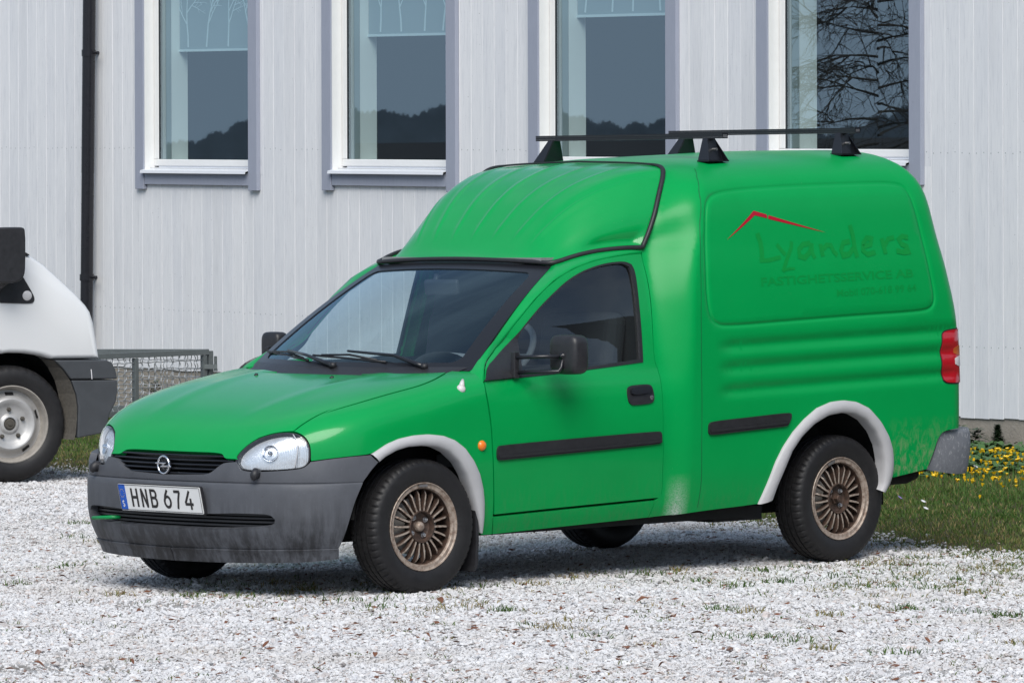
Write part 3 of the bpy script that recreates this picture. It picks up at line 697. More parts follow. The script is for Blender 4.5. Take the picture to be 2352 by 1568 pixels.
mb = MB(); mb.tube(np.concatenate([ks, ks[:1]]), .0145, 8, cap=False, rad=rad_+rad_[:1]); mb.build('rubber_strip', M['rubber'], van, True)

# pillars: from windscreen edge / strip down to the door shut line
te = np.linspace(-.10, 1, 40)
rowA = np.array([f_ws(np.array(-1.0), np.array(t)) for t in te]); rowA2 = np.array([cap_pt(v, 0) for v in np.linspace(0.02, 1, 40)])
outer = np.concatenate([door_top, door_rear[:1]]); Po = SIDE(outer[:, 0], outer[:, 1])
ic = 4
Pa = resample(np.concatenate([SIDE(door_front[-3:, 0], door_front[-3:, 1]), Po[:ic+1]]), 40); Pb = resample(Po[ic:], 40)
inn = np.concatenate([rowA, rowA2[1:]]); out_ = np.concatenate([Pa, Pb[1:]])
rows = []
for f_, o_ in ((-.06, -.02), (0, 0.0), (.2, .003), (.5, .005), (.8, .003), (1, -.001), (1.02, -.02)):
    q = inn+(out_-inn)*f_; q = q+np.array([-.15, -.72, .68])*o_; rows.append(q)
ribbon('pillar', rows, G, van)

# ---- windscreen: black border, glass
def rrect(a0, a1, b0, b1, ra, rb, n=6):
    o = []
    for ca, cb, t0 in ((a1-ra, b1-rb, 0), (a0+ra, b1-rb, 90), (a0+ra, b0+rb, 180), (a1-ra, b0+rb, 270)):
        for i in range(n+1): an = R(t0+90*i/n); o.append((ca+ra*math.cos(an), cb+rb*math.sin(an)))
    return np.array(o)
wo_ = rrect(-1.022, 1.022, -.02, 1.02, .03, .03); wi_ = rrect(-.915, .915, .05, .93, .07, .07)
wscr = panel('windscreen', WS, wi_, M['windscreen_glass'], van, h=.08, off=0, thick=0, mirror=False)
panel('screen_border', WS, wo_, M['black_satin'], wscr, holes=[wi_], h=.06, off=0.004, thick=.010, mirror=False)

# ================================================================== van: fittings
def sp(surf, ab, off=0.0):
    ab = np.atleast_2d(ab); return surf(ab[:, 0], ab[:, 1])+surf.nrm(ab[:, 0], ab[:, 1])*off
def both(o, parent=None): return o, mirrored(o, parent or o.parent)
# wheel arch flares
def flare(surf, outer, inner, n=60, deep=.05):
    o = resample(outer, n); i = resample(inner, n); rows = []
    for f_, d in ((0, -.004), (.0, .006), (.10, .014), (.5, .020), (.88, .017), (1.0, .008), (1.01, -.012), (1.0, -deep)):
        rows.append(sp(surf, o+(i-o)*f_, d))
    return ribbon('wheel_arch_flare', rows, M['flare'], van)
fl_o = un(NOSE, 3, (255, 276), (300, 246), (360, 206), (440, 171), (540, 148), (640, 140), (740, 150), (820, 180), (890, 235), (950, 320), (990, 410), (1010, 500), (1018, 600), (1012, 720), (1001, 800))
fl_i = un(NOSE, 3, (303, 330), (345, 293), (420, 250), (500, 225), (600, 217), (700, 225), (780, 262), (850, 332), (898, 420), (932, 520), (958, 620), (975, 720), (980, 800))
flare(NOSE, fl_o, fl_i)
flare(SIDE, rf_out, rf_in)
# front bumper
bt = un(BUMP, 1, (668, 584), (850, 583), (960, 582), (1010, 575), (1050, 550), (1090, 515), (1130, 490), (1218, 484), (1232, 505), (1250, 540), (1275, 556), (1400, 562), (1600, 552), (1745, 537), (1792, 503), (1808, 484), (1950, 463), (2085, 448))
bt = np.concatenate([bt, un(BUMP, 3, (110, 294), (252, 281), (303, 331), (255, 385), (225, 430), (205, 455), (170, 540), (145, 600), (115, 700), (85, 800), (45, 900))])
bb = un(BUMP, 1, (2028, 1160), (1700, 1166), (1300, 1166), (1000, 1158), (735, 1148))
bt[0, 0] = 0; bb[-1, 0] = 0
half = np.concatenate([bt, bb]); full = clean(np.concatenate([half, (half*[-1, 1])[::-1][1:-1]]))
ho = un(BUMP, 1, (670, 872), (1000, 890), (1180, 885), (1300, 888), (1450, 893), (1500, 905), (1528, 935), (1525, 965), (1480, 990), (1400, 1000), (1300, 1006), (1100, 1010), (900, 1005), (690, 993)); ho[0, 0] = ho[-1, 0] = 0
hole_b = clean(np.concatenate([ho, (ho*[-1, 1])[::-1][1:-1]]))
_bz = 0*np.stack(np.meshgrid(np.arange(-ALEN, ALEN, .03), np.array([.455, .461, .465, .469, .473, .48]), indexing='ij'), -1).reshape(-1, 2)
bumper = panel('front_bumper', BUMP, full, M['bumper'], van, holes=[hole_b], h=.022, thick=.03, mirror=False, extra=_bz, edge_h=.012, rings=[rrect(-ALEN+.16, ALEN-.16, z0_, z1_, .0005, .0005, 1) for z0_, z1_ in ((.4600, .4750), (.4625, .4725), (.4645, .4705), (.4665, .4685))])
bumper['label'] = 'weathered dark grey plastic front bumper'
# rounded roll into the lower opening
hi = offset_poly(dens(hole_b, .02), .014)
ribbon('intake_rim', [sp(BUMP, dens(hole_b, .02), d) if f_ == 0 else sp(BUMP, offset_poly(dens(hole_b, .02), f_), d) for f_, d in ((0, .0005), (-.001, -.006), (-.002, -.02))], M['black_plastic'], bumper, mirror=False, closed=True)
lt = un(BUMP, 1, (735, 1152), (1000, 1162), (1300, 1170), (1700, 1170), (2028, 1162)); lb = un(BUMP, 1, (2028, 1240), (1850, 1260), (1650, 1271), (1300, 1271), (1000, 1262), (740, 1249)); lt[0, 0] = lb[-1, 0] = .002
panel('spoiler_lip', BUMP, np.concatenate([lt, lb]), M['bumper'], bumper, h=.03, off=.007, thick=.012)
# slats of the lower intake
print('intake z', hole_b[:, 1].min(), hole_b[:, 1].max())
for z in np.linspace(hole_b[:, 1].min()+.010, hole_b[:, 1].max()-.008, 4):
    aa = np.linspace(-.62, .62, 50); c = sp(BUMP, np.stack([aa, aa*0+z], 1), -.035); mb = MB()
    rows = [c+np.array(d) for d in ((-.004, 0, .004), (-.004, 0, -.004), (.02, 0, -.002), (.02, 0, .002))]
    ribbon('intake_slat', rows+[rows[0]], M['black_plastic'], bumper, mirror=False, smooth=False)
aa = np.linspace(-.68, .68, 40); ribbon('intake_backing', [sp(BUMP, np.stack([aa, aa*0+z], 1), -.06) for z in (.20, .36)], M['void'], bumper, mirror=False)
# painted tow hook
h0, h1 = (sp(BUMP, BUMP.un(V(1, q_)[0]), o_)[0] for q_, o_ in (((238, 916), .0), ((150, 910), .028)))
mb = MB(); mb.tube([h0+[.03, -.03, 0], h0, h1, h1+[.012, .004, 0]], .008, 8); mb.build('tow_hook', M['green_hook'], bumper, True)
# grille
grille = empty('grille', (0, 0, 0), van); aa = np.linspace(-.42, .42, 50)
ribbon('grille_backing', [sp(BUMP, np.stack([aa, aa*0+z], 1), -.055) for z in (.47, .64)], M['void'], grille, mirror=False)
for z in (.500, .518, .536, .554, .572):
    w = float(np.interp(z, [.49, .515, .545, .58], [.25, .345, .385, .375])); aa = np.linspace(-w, w, 40); c = sp(BUMP, np.stack([aa, aa*0+z], 1), 0)
    c = c+np.array([.022, 0, 0])
    rows = [c+np.array(d) for d in ((-.004, 0, .0035), (-.006, 0, 0), (-.004, 0, -.0035), (.02, 0, -.003), (.02, 0, .003))]
    ribbon('grille_slat', rows+[rows[0]], M['black_satin'], grille, mirror=False, smooth=False)
# badge: ring crossed by a bolt of lightning
bc = hit(V(1, (664, 505))[0], 1, 0.0); badge = empty('badge', tuple(bc), grille)
mb = MB(); th = np.linspace(0, 2*math.pi, 41); mb.tube([(0.0-.006, .0355*math.cos(t), .0355*math.sin(t)) for t in th], .0042, 8, cap=False); mb.build('ring', M['chrome'], badge, True)
# (image right is -y)
def yz(p): return np.array([-.010, -p[0], p[1]])
zig = [(-.049, .0085), (-.012, .0085), (.018, .0085), (.006, .0005), (.049, -.0085), (.012, -.0085), (-.018, -.0085), (-.006, -.0005)]
zig = [(-.050, .004), (-.046, .0095), (.022, .0095), (.002, .001), (.047, -.002), (.050, -.0085), (-.024, -.0095), (.0, .0008)]
mb = MB(); v = [yz(p) for p in zig]; v2 = [q+np.array([.008, 0, 0]) for q in v]; n = len(v); mb.add(v+v2, [tuple(range(n)), tuple(range(2*n-1, n-1, -1))]+[(i, i+n, (i+1) % n+n, (i+1) % n) for i in range(n)])
mb.build('lightning_bolt', M['chrome'], badge, bevel=.0015)
mb = MB(); mb.lathe([(0, .0), (.0, .036)], 32, lambda a, y, z: np.array([.004, y, z])); mb.build('badge_back', M['black_satin'], badge)
# headlights
lens = smooth_poly(un(NOSE, 1, (1230, 470), (1242, 430), (1277, 388), (1332, 343), (1400, 304), (1480, 275), (1560, 259), (1640, 256), (1692, 264), (1735, 285), (1768, 320), (1788, 360), (1797, 410), (1796, 460), (1780, 502), (1740, 528), (1650, 538), (1500, 549), (1350, 549), (1290, 546), (1250, 530), (1232, 500)), 1)
for side_ in (0, 1):
    hl = empty('headlight', (0, 0, 0), van)
    parts = []
    o = panel('lens', NOSE, lens, M['lens_glass'], hl, h=.015, off=.0015, thick=0, mirror=False); parts.append(o)
    t = NT('headlight_reflector') if side_ == 0 else None
    if t:
        p = t.pos(); w = t.n('ShaderNodeTexWave'); w.inputs['Scale'].default_value = 55; w.bands_direction = 'Y'; t.l(p, w.inputs['Vector']); w.inputs['Distortion'].default_value = .6
        t.set(color=(.92, .93, .95), metal=.6, rough=t.math('ADD', t.math('MULTIPLY', t.noise(p, 30, 3), .3), .10)); t.bump(t.math('ADD', w.outputs[0], t.math('MULTIPLY', t.noise(p, 22, 3), 2.0)), .22, .006); M['hl_refl'] = t.m
    o = panel('reflector', NOSE, offset_poly(lens, -.002), M['hl_refl'], hl, h=.015, off=-.022, thick=0, mirror=False); parts.append(o)
    o = panel('lamp_gasket', NOSE, offset_poly(dens(lens, .01), -.0035), M['rubber'], hl, holes=[offset_poly(dens(lens, .01), .001)], h=.02, off=-.003, thick=.03, mirror=False); parts.append(o)
    dv = un(NOSE, 1, (1664, 262), (1672, 262), (1684, 530), (1676, 530)); o = panel('indicator_divider', NOSE, dv, M['clear_lens'], hl, h=.02, off=-.004, thick=.016, mirror=False); parts.append(o)
    bp = un(NOSE, 1, (1480, 410))[0]; c = sp(NOSE, bp, -.016)[0]; nn = NOSE.nrm(np.array(bp[0]), np.array(bp[1]))
    mb = MB(); e1 = np.cross(nn, [0, 0, 1]); e1 /= np.linalg.norm(e1); e2 = np.cross(nn, e1)
    mb.lathe([(.0, .034), (-.006, .030), (-.012, .016), (-.012, .010), (.008, .009), (.012, .001)], 28, lambda a, y, z: c+nn*a+e1*y+e2*z); o = mb.build('bulb_bowl', M['chrome'], hl, True); parts.append(o)
    if side_ == 1:
        for o in parts:
            me = o.data; mirrored(o, hl); bpy.data.objects.remove(o)
# headlamp washers
wp_ = un(BUMP, 1, (1385, 575))[0]; c = sp(BUMP, wp_, .016)[0]; nn = BUMP.nrm(np.array(wp_[0]), np.array(wp_[1]))
e1 = np.cross(nn, [0, 0, 1]); e1 /= np.linalg.norm(e1); e2 = np.cross(e1, nn)
mb = MB(); mb.lathe([(-.03, .020), (-.006, .0225), (.006, .021), (.015, .015), (.019, .006), (.0195, .001)], 20, lambda a, y, z: c+nn*a*.9+e1*y*.85+e2*(z*1.05)+np.array([0, 0, -.006 if a > 0 else 0]))
w = mb.build('headlight_washer', M['rubber'], van, True, autos=R(60)); both(w)
# number plate
plate = empty('number_plate', (-.7405, 0, .3934), van); PT = -.012
def plate_pt(u, w, d=0.0):  # u: 0..0.52 left to right as read, w: 0..0.11 up
    return np.array([-d+PT*(w-.055)/.055, .26-u, w-.055])
def plate_quad(name, u0, u1, w0, w1, d, mat, rad=.006, dep=.003):
    o = rrect(u0, u1, w0, w1, rad, rad, 4); n = len(o); v = [plate_pt(a, b, d) for a, b in o]; v2 = [plate_pt(a, b, d-dep) for a, b in o]
    mb = MB(); mb.add(v+v2, [tuple(range(n)), tuple(range(2*n-1, n-1, -1))]+[(i, i+n, (i+1) % n+n, (i+1) % n) for i in range(n)]); return mb.build(name, mat, plate)
plate_quad('plate_holder', -.004, .524, -.004, .114, 0.0, M['black_plastic'], .008, .012)
plate_quad('plate_face', .0, .52, .0, .11, .0035, M['plate_white'], .007)
plate_quad('country_band', .002, .0445, .002, .108, .0045, M['plate_blue'], .004, .0015)
def strokes(name, polys, t, mat, parent, fn, z0=.0, dz=.00008):
    mb = MB(); k = 0
    for pl in polys:
        w = t; pl = list(pl)
        if len(pl[0]) == 1: w = pl[0][0]; pl = pl[1:]
        P = [np.array(q[:2], float) for q in pl]
        L = []; Rr = []
        for i, q in enumerate(P):
            a = P[max(i-1, 0)]; b = P[min(i+1, len(P)-1)]; d = (b-a)/(np.linalg.norm(b-a)+1e-9); nn = np.array([-d[1], d[0]])
            if 0 < i < len(P)-1:
                d1 = (q-a)/np.linalg.norm(q-a); c_ = max(.5, abs(float(np.dot(d1, d)))); nn = nn/c_
            L.append(q+nn*w/2); Rr.append(q-nn*w/2)
        v = [fn(*q, z0+k*dz) for q in L]+[fn(*q, z0+k*dz) for q in Rr]; n = len(P); mb.add(v, [(i, i+1, n+i+1, n+i) for i in range(n-1)]); k += 1
    return mb.build(name, mat, parent)
def arc(cx_, cy_, rx, ry, a0, a1, n=14): return [(cx_+rx*math.cos(R(a0+(a1-a0)*i/n)), cy_+ry*math.sin(R(a0+(a1-a0)*i/n))) for i in range(n+1)]
def chars(u0, u1):
    w = u1-u0-.011; return lambda x, y: (u0+.0055+x*w, .0165+.0055+y*.066)
GL = {'H': [[(0, -.08), (0, 1.08)], [(1, -.08), (1, 1.08)], [(0, .52), (1, .52)]], 'N': [[(0, -.08), (0, 1.08)], [(1, -.08), (1, 1.08)], [(-.02, 1.08), (1.02, -.08)]],
      'B': [[(0, -.08), (0, 1.08)], [(-.1, 1.0)]+[(x, y) for x, y in arc(.55, .77, .40, .23, 90, -90)]+[(0, .54)], [(0, .541), (.5, .541)]+arc(.58, .27, .42, .27, 90, -90)+[(-.1, 0)]],
      '6': [arc(.5, .33, .5, .33, 0, 360, 26)+[(1.0, .36)], [(.03, .40), (.22, .72), (.62, 1.08)]], '7': [[(-.05, 1.0), (1.05, 1.0)], [(.98, 1.0), (.62, .5), (.38, -.08)]],
      '4': [[(.72, 1.08), (.02, .30)], [(-.02, .25), (1.12, .25)], [(.78, .62), (.78, -.08)]]}
for ch, u0, u1 in (('H', .077, .121), ('N', .140, .182), ('B', .199, .244), ('6', .282, .331), ('7', .348, .394), ('4', .412, .468)):
    m_ = chars(u0, u1); strokes('letter' if ch.isalpha() else 'digit', [[m_(x, y) for x, y in pl] for pl in GL[ch]], .0115, M['plate_black'], plate, lambda a, b, z: plate_pt(a, b, z), .0045)
strokes('letter', [[(.030+x*.7, .028+y) for x, y in ((.006, .008), (.0, .012), (-.007, .008), (-.006, .002), (.0, 0), (.006, -.003), (.007, -.009), (.0, -.012), (-.007, -.008))]], .0038, M['plate_white'], plate, lambda a, b, z: plate_pt(a-.007, b, z), .0055)
mb = MB()
for k in range(12):
    u, w = .0233+.0135*math.cos(k*math.pi/6), .071+.0165*math.sin(k*math.pi/6); q = [plate_pt(u+.0017*math.cos(a), w+.0017*math.sin(a), .0056) for a in np.linspace(0, 2*math.pi, 7)[:-1]]; mb.add(q, [tuple(range(5, -1, -1))])
mb.build('star_ring', M['plate_yellow'], plate)
bd = [(.004, .004), (.516, .004), (.516, .106), (.004, .106), (.004, .004)]
strokes('plate_border', [[bd[i], bd[i+1]] for i in range(4)], .0022, M['plate_black'], plate, lambda a, b, z: plate_pt(a, b, z), .0049)

# side rub strips, handle, repeater, aerial foot
rub = smooth_poly(un(SIDE, 3, (1112, 225), (1130, 213), (2195, 118), (2218, 125), (2222, 160), (2220, 195), (2200, 209), (1300, 298), (1120, 318), (1106, 308), (1105, 260)), 1)
rs = panel('rub_strip', SIDE, rub, M['black_plastic'], door[0], h=.03, off=.010, thick=.012, mirror=False); mirrored(rs, door[1])
rr = un(SIDE, 3, (1112, 284), (1650, 238), (2215, 178), (2218, 194), (1650, 252), (1112, 302)); r2 = panel('strip_ridge', SIDE, rr, M['black_plastic'], door[0], h=.03, off=.0145, thick=.006, mirror=False); mirrored(r2, door[1])
rub2 = smooth_poly(un(SIDE, 5, (430, 570), (447, 553), (700, 525), (930, 497), (948, 505), (946, 535), (925, 580), (900, 586), (640, 615), (440, 641), (427, 628), (428, 600)), 1)
panel('rub_strip', SIDE, rub2, M['black_plastic'], van, h=.03, off=.010, thick=.012)
rr = un(SIDE, 5, (434, 605), (700, 578), (930, 552), (925, 568), (700, 593), (436, 622)); panel('strip_ridge', SIDE, rr, M['black_plastic'], van, h=.03, off=.0145, thick=.006)
hd = smooth_poly(un(SIDE, 2, (2073, 775), (2085, 757), (2120, 752), (2185, 748), (2203, 758), (2213, 800), (2214, 835), (2195, 848), (2120, 856), (2095, 855), (2080, 835)), 1)
hnd = panel('door_handle', SIDE, hd, M['black_plastic'], door[0], h=.01, off=.006, thick=.014, mirror=False); mirrored(hnd, door[1])
hf = smooth_poly(un(SIDE, 2, (2086, 775), (2110, 764), (2190, 758), (2200, 790), (2150, 800), (2092, 806)), 1)
hfl = panel('handle_flap', SIDE, hf, M['black_satin'], door[0], h=.01, off=.016, thick=.009, mirror=False)
lk = un(SIDE, 2, (2200, 817))[0]; c = sp(SIDE, lk, .008)[0]
def disc(name, c, n, r, mat, parent, dome=.0, seg=20, ax=1.0):
    n = np.asarray(n)/np.linalg.norm(n); e1 = np.cross(n, [0, 0, 1.]); e1 /= np.linalg.norm(e1); e2 = np.cross(e1, n)
    mb = MB(); mb.lathe([(-.004, r), (.0, r), (dome*.55, r*.8), (dome*.9, r*.45), (dome+1e-4, r*.02)], seg, lambda a, y, z: c+n*a+e1*y*ax+e2*z); return mb.build(name, mat, parent, True, autos=R(50))
disc('key_lock', c, (0, -1, .0), .009, M['steel'], door[0], .001)
rp = un(NOSE, 3, (1007, 217))[0]; c = sp(NOSE, rp, .003)[0]; o = disc('indicator_repeater', c, NOSE.nrm(*map(np.array, rp)), .0215, M['amber'], van, .012); both(o)
ab_ = un(NOSE, 2, (1218, 768))[0]; c = sp(NOSE, ab_, .0)[0]; o = disc('aerial_foot', c, NOSE.nrm(*map(np.array, ab_)), .019, M['clear_lens'], van, .012)
a2 = un(NOSE, 2, (1222, 736))[0]; c2 = sp(NOSE, a2, .01)[0]; mb = MB(); mb.tube([c+np.array([0, 0, .004]), (c+c2)/2+np.array([0, 0, .004]), c2], .01, 10, rad=[.013, .010, .006]); mb.build('aerial_socket', M['clear_lens'], o, True)
# tail light on the rear corner
zt = tail[:, 1]; t_end = [[float(T_xe(s))-RC+RC*1.35, s] for s in np.linspace(zt.min()+.004, zt.max()+.004, 12)]
tl_o = smooth_poly(np.concatenate([tail, t_end]), 1)
tl = panel('tail_light', SIDE, tl_o, M['red_lens'], van, h=.02, off=.006, thick=.014)
zs0, zs1 = zt.min(), zt.max(); hh = zs1-zs0; ue = lambda s: float(T_xe(s))-RC
for nm, a, b, mt in (('indicator_lens', .51, .70, 'amber_dim'), ('reversing_lens', .31, .50, 'clear_lens')):
    o_ = [[ue(zs0+hh*a)+.012, zs0+hh*a], [ue(zs0+hh*b)+.012, zs0+hh*b], [ue(zs0+hh*b)+RC*1.3, zs0+hh*b], [ue(zs0+hh*a)+RC*1.3, zs0+hh*a]]
    q = panel(nm, SIDE, smooth_poly(np.array(o_), 1), M[mt], tl[0], h=.02, off=.0075, thick=.003, mirror=False); mirrored(q, tl[1])
gk = offset_poly(dens(tl_o, .02), -.005); panel('lamp_gasket', SIDE, gk, M['rubber'], van, h=.03, off=.002, thick=.01)
# rear bumper: corner pieces and bar
_q = np.array([(2.98, -.800), (3.10, -.812), (3.21, -.806), (3.29, -.790), (3.355, -.752), (3.392, -.69), (3.41, -.58), (3.415, 0.0)])
_ql = np.r_[0, np.cumsum(np.linalg.norm(np.diff(_q, axis=0), axis=1))]; T_qx = Tab(*zip(_ql, _q[:, 0])); T_qy = Tab(*zip(_ql, _q[:, 1]))
T_ro = Tab((.30, -.03), (.36, -.006), (.40, .002), (.48, .010), (.53, .008), (.555, -.004), (.57, -.03), (.58, -.07))
def f_rb(a, z):
    e = 1e-3; x, y = T_qx(a), T_qy(a); tx = T_qx(a+e)-T_qx(a-e); ty = T_qy(a+e)-T_qy(a-e); L = np.hypot(tx, ty); o = T_ro(z)
    return np.stack([x+ty/L*o, y-tx/L*o-.0, z+0*a], -1)
RB = Surf(f_rb, (-.02, _ql[-1]), (.30, .60), sign=1, n=70)
ro = un(RB, 8, (300, 1352), (345, 1270), (380, 1170), (402, 1080), (430, 1025), (470, 1000), (540, 990)); 
rb_o = np.concatenate([ro, [[_ql[-1], ro[-1, 1]+.012], [_ql[-1], .36], [_ql[4], .345], [_ql[2], .345]]])
panel('rear_bumper', RB, smooth_poly(rb_o, 1, keep=(0, 7, 8)), M['bumper_rear'], van, h=.02, thick=.03)
mb = MB(); mb.tube([(2.84, -.60, .335), (2.9, -.60, .335), (3.10, -.60, .345), (3.16, -.60, .35)], .07, 14, rad=[.02, .036, .042, .03]); mb.build('silencer', M['liner'], van, True)

# wipers, cowl, washer jets
hrP = HOOD(hr[:, 0], hr[:, 1]); hood_rear = np.concatenate([HOOD(shut[-1:, 0]*0+hs[-1:, 0], hs[-1:, 1]), hrP, HOOD(np.array([x_mid-.02]), np.array([0.]))])
hood_rear = np.concatenate([hood_rear, (hood_rear*[1, -1, 1])[::-1][1:]]); hb = resample(hood_rear, 60); wb = np.array([f_ws(np.array(q), np.array(.02)) for q in np.linspace(-1, 1, 60)])
rows = []
for f_, dz in ((-.05, -.03), (0, -.012), (.35, -.010), (.7, -.002), (1, .003)): rows.append(hb+(wb-hb)*f_+np.array([0, 0, dz]))
ribbon('cowl', rows, M['black_plastic'], van, mirror=False)
def wsp(v, pt, off): a, b = WS.un(V(v, pt)[0]); return sp(WS, [a, b], off)[0]
for piv, mid, tip, b0, b1 in (((1030, 668), (880, 625), (640, 596), (455, 606), (830, 641)), ((558, 662), (430, 622), (335, 592), (222, 586), (430, 632))):
    P0, Pm, P1 = wsp(2, piv, .012), wsp(2, mid, .028), wsp(2, tip, .022); B0, B1 = wsp(2, b0, .010), wsp(2, b1, .010)
    mb = MB(); mb.tube([P0, P0+(Pm-P0)*.3, Pm, P1], .008, 8, rad=[.013, .010, .007, .005]); arm = mb.build('wiper_arm', M['black_satin'], van, True)
    mb = MB(); mb.tube([B0, B0+(B1-B0)*.25, (B0+B1)/2, B0+(B1-B0)*.75, B1], .005, 6); mb.tube([B0+(B1-B0)*.12+[0, 0, .004], (B0+B1)/2+[0, 0, .016], B0+(B1-B0)*.88+[0, 0, .004]], .005, 6); mb.build('wiper_blade', M['rubber'], arm, True)
    mb = MB(); mb.tube([P0-[0, 0, .01], P0+[0, 0, .012]], .015, 12); mb.build('wiper_cap', M['rubber'], arm, True)
for pt in ((153, 700), (546, 714)):
    a = HOOD.un(V(2, pt)[0]); c = HOOD(*map(np.array, a)); mb = MB(); mb.tube([c-[0, 0, .005], c+[.002, 0, .008]], .011, 8, rad=[.013, .005]); mb.build('washer_jet', M['black_plastic'], van, True)

# door mirrors
mc = hit(V(7, (890, 1188))[0], 1, -.945)
tri = un(SIDE, 2, (1338, 733), (1341, 668), (1385, 626), (1440, 562), (1503, 497), (1512, 560), (1522, 640), (1524, 700), (1512, 714))
for k in (0, 1):
    s_ = 1 if k == 0 else -1
    foot = panel('mirror_foot', SIDE, tri, M['black_plastic'], door[0], h=.02, off=.012, thick=.022, mirror=False)
    if k: f2 = mirrored(foot, door[1]); bpy.data.objects.remove(foot); foot = f2
    mb = MB(); c = mc; nx, ny_, nz_ = 14, 22, 0
    v = []; f = []; nu, nv = 24, 14
    for i in range(nv+1):
        ph = -math.pi/2+math.pi*i/nv
        for j in range(nu):
            th_ = 2*math.pi*j/nu
            sg = lambda t, e: math.copysign(abs(t)**e, t)
            v.append(c+np.array([.048*sg(math.sin(ph), .45), .083*sg(math.cos(ph), .45)*sg(math.cos(th_), .42), .083*sg(math.cos(ph), .45)*sg(math.sin(th_), .42)])*[1, s_*0+1, 1])
    for i in range(nv):
        for j in range(nu): f.append((i*nu+j, i*nu+(j+1) % nu, (i+1)*nu+(j+1) % nu, (i+1)*nu+j))
    mb.add(v, f)
    hinge0 = hit(V(7, (265, 1222))[0], 1, -.80); hinge1 = hit(V(7, (290, 1400))[0], 1, -.80); knob = hit(V(7, (820, 1205))[0], 1, -.93)+np.array([-.05, 0, 0])*0
    kb = np.array([mc[0]-.055, knob[1], knob[2]]); kb = hit(V(7, (820, 1205))[0], 1, -.955)
    low_ = hit(V(7, (770, 1385))[0], 1, -.955)
    a1 = MB(); a1.tube([hinge0, kb], .0085, 10); a1.tube([hinge1, low_, low_+(kb-low_)*.25+[.01, 0, 0], kb], .0085, 10); a1.tube([kb+[-.012, 0, 0], kb+[.03, 0, 0]], .013, 12); a1.tube([kb+[-.016, 0, 0], kb+[-.011, 0, 0]], .0085, 12)
    hg = MB(); hg.obox((hinge0+hinge1)/2+[-.004, .008, 0], (.014, 0, 0), (0, .012, 0), (0, 0, .055))
    if k == 0:
        mo = mb.build('mirror_head', M['black_plastic'], foot, True); a1.build('mirror_arm', M['black_satin'], foot, True); hg.build('mirror_hinge', M['black_plastic'], foot, bevel=.004)
    else:
        for q in (mb, a1, hg): q.v = [((a-mc[0])*.8+mc[0], -(b+.80)*.72+.80, (c_-mc[2])*.85+mc[2]+.0) for a, b, c_ in q.v]; q.f = [t[::-1] for t in q.f]
        mb.build('mirror_head', M['black_plastic'], foot, True); a1.build('mirror_arm', M['black_satin'], foot, True); hg.build('mirror_hinge', M['black_plastic'], foot, bevel=.004)

# roof bars
for bx_, bz_ in ((1.985, 1.863), (2.83, 1.884)):
    bar = MB(); 
    for lo_, hi_ in (((-.018, -.585, .006), (.018, .585, .012)), ((-.018, -.585, -.012), (.018, .585, -.006)), ((-.018, -.585, -.0055), (-.013, .585, .0055)), ((.013, -.585, -.0055), (.018, .585, .0055))):
        bar.box(lo_, hi_)
    rbar = bar.build('roof_bar', M['black_satin'], van); rbar.location = (bx_, 0, bz_)
    for s_ in (-1, 1):
        e = MB(); e.box((-.0125, s_*.5835-.001, -.0055), (.0125, s_*.5835+.001, .0055)); e.build('end_plug', M['steel'], rbar)
    for s_ in (-1, 1):
        zb = 1.757-bz_ if bx_ < 2.4 else 1.782-bz_; v = []
        top = [(-.020, s_*.470), (.020, s_*.470), (.020, s_*.500), (-.020, s_*.500)]; bot = [(-.065, s_*.485), (.055, s_*.485), (.055, s_*.548), (-.065, s_*.548)]
        m1 = MB()
        # front sheet, side sheet (set back) and rear sheet of the bent foot
        t4 = [np.array([x, y, -.012]) for x, y in top]; b4_ = [np.array([x, y, zb]) for x, y in bot]
        mid = (t4[2]+t4[3])/2
        m1.add([t4[0], t4[3], b4_[3], b4_[0]], [(0, 1, 2, 3)] if s_ < 0 else [(3, 2, 1, 0)])
        m1.add([t4[1], t4[2], b4_[2], b4_[1]], [(3, 2, 1, 0)] if s_ < 0 else [(0, 1, 2, 3)])
        m1.add([t4[3], t4[2], b4_[2]+[0, -s_*.03, 0], b4_[3]+[0, -s_*.03, 0]], [(0, 1, 2, 3)])
        m1.add([t4[0], t4[1], b4_[1], b4_[0]], [(0, 1, 2, 3)])
        m1.box((-.068, min(s_*.48, s_*.552), zb-.006), (.058, max(s_*.48, s_*.552), zb))
        ft = m1.build('bar_foot', M['black_satin'], rbar); sm = ft.modifiers.new('sheet', 'SOLIDIFY'); sm.thickness = .003
        bo = MB(); bo.tube([(.0, s_*.500, zb*.55), (.0, s_*.535, zb*.55)], .006, 8); bo.build('foot_bolt', M['steel'], rbar)

# seams on the cargo box: the joint of front pillar and side
seam = un(SIDE, 4, (370, 240), (385, 300), (398, 400), (405, 600), (410, 900), (414, 1200), (416, 1500)); seam = np.concatenate([seam, un(SIDE, 5, (390, 420), (388, 700), (384, 950), (362, 1095))])
sP = resample(seam, 80); ribbon('body_seam', [sp(SIDE, sP+[-.0016, 0], .0006), sp(SIDE, sP+[.0016, 0], .0006)], M['seam'], van)

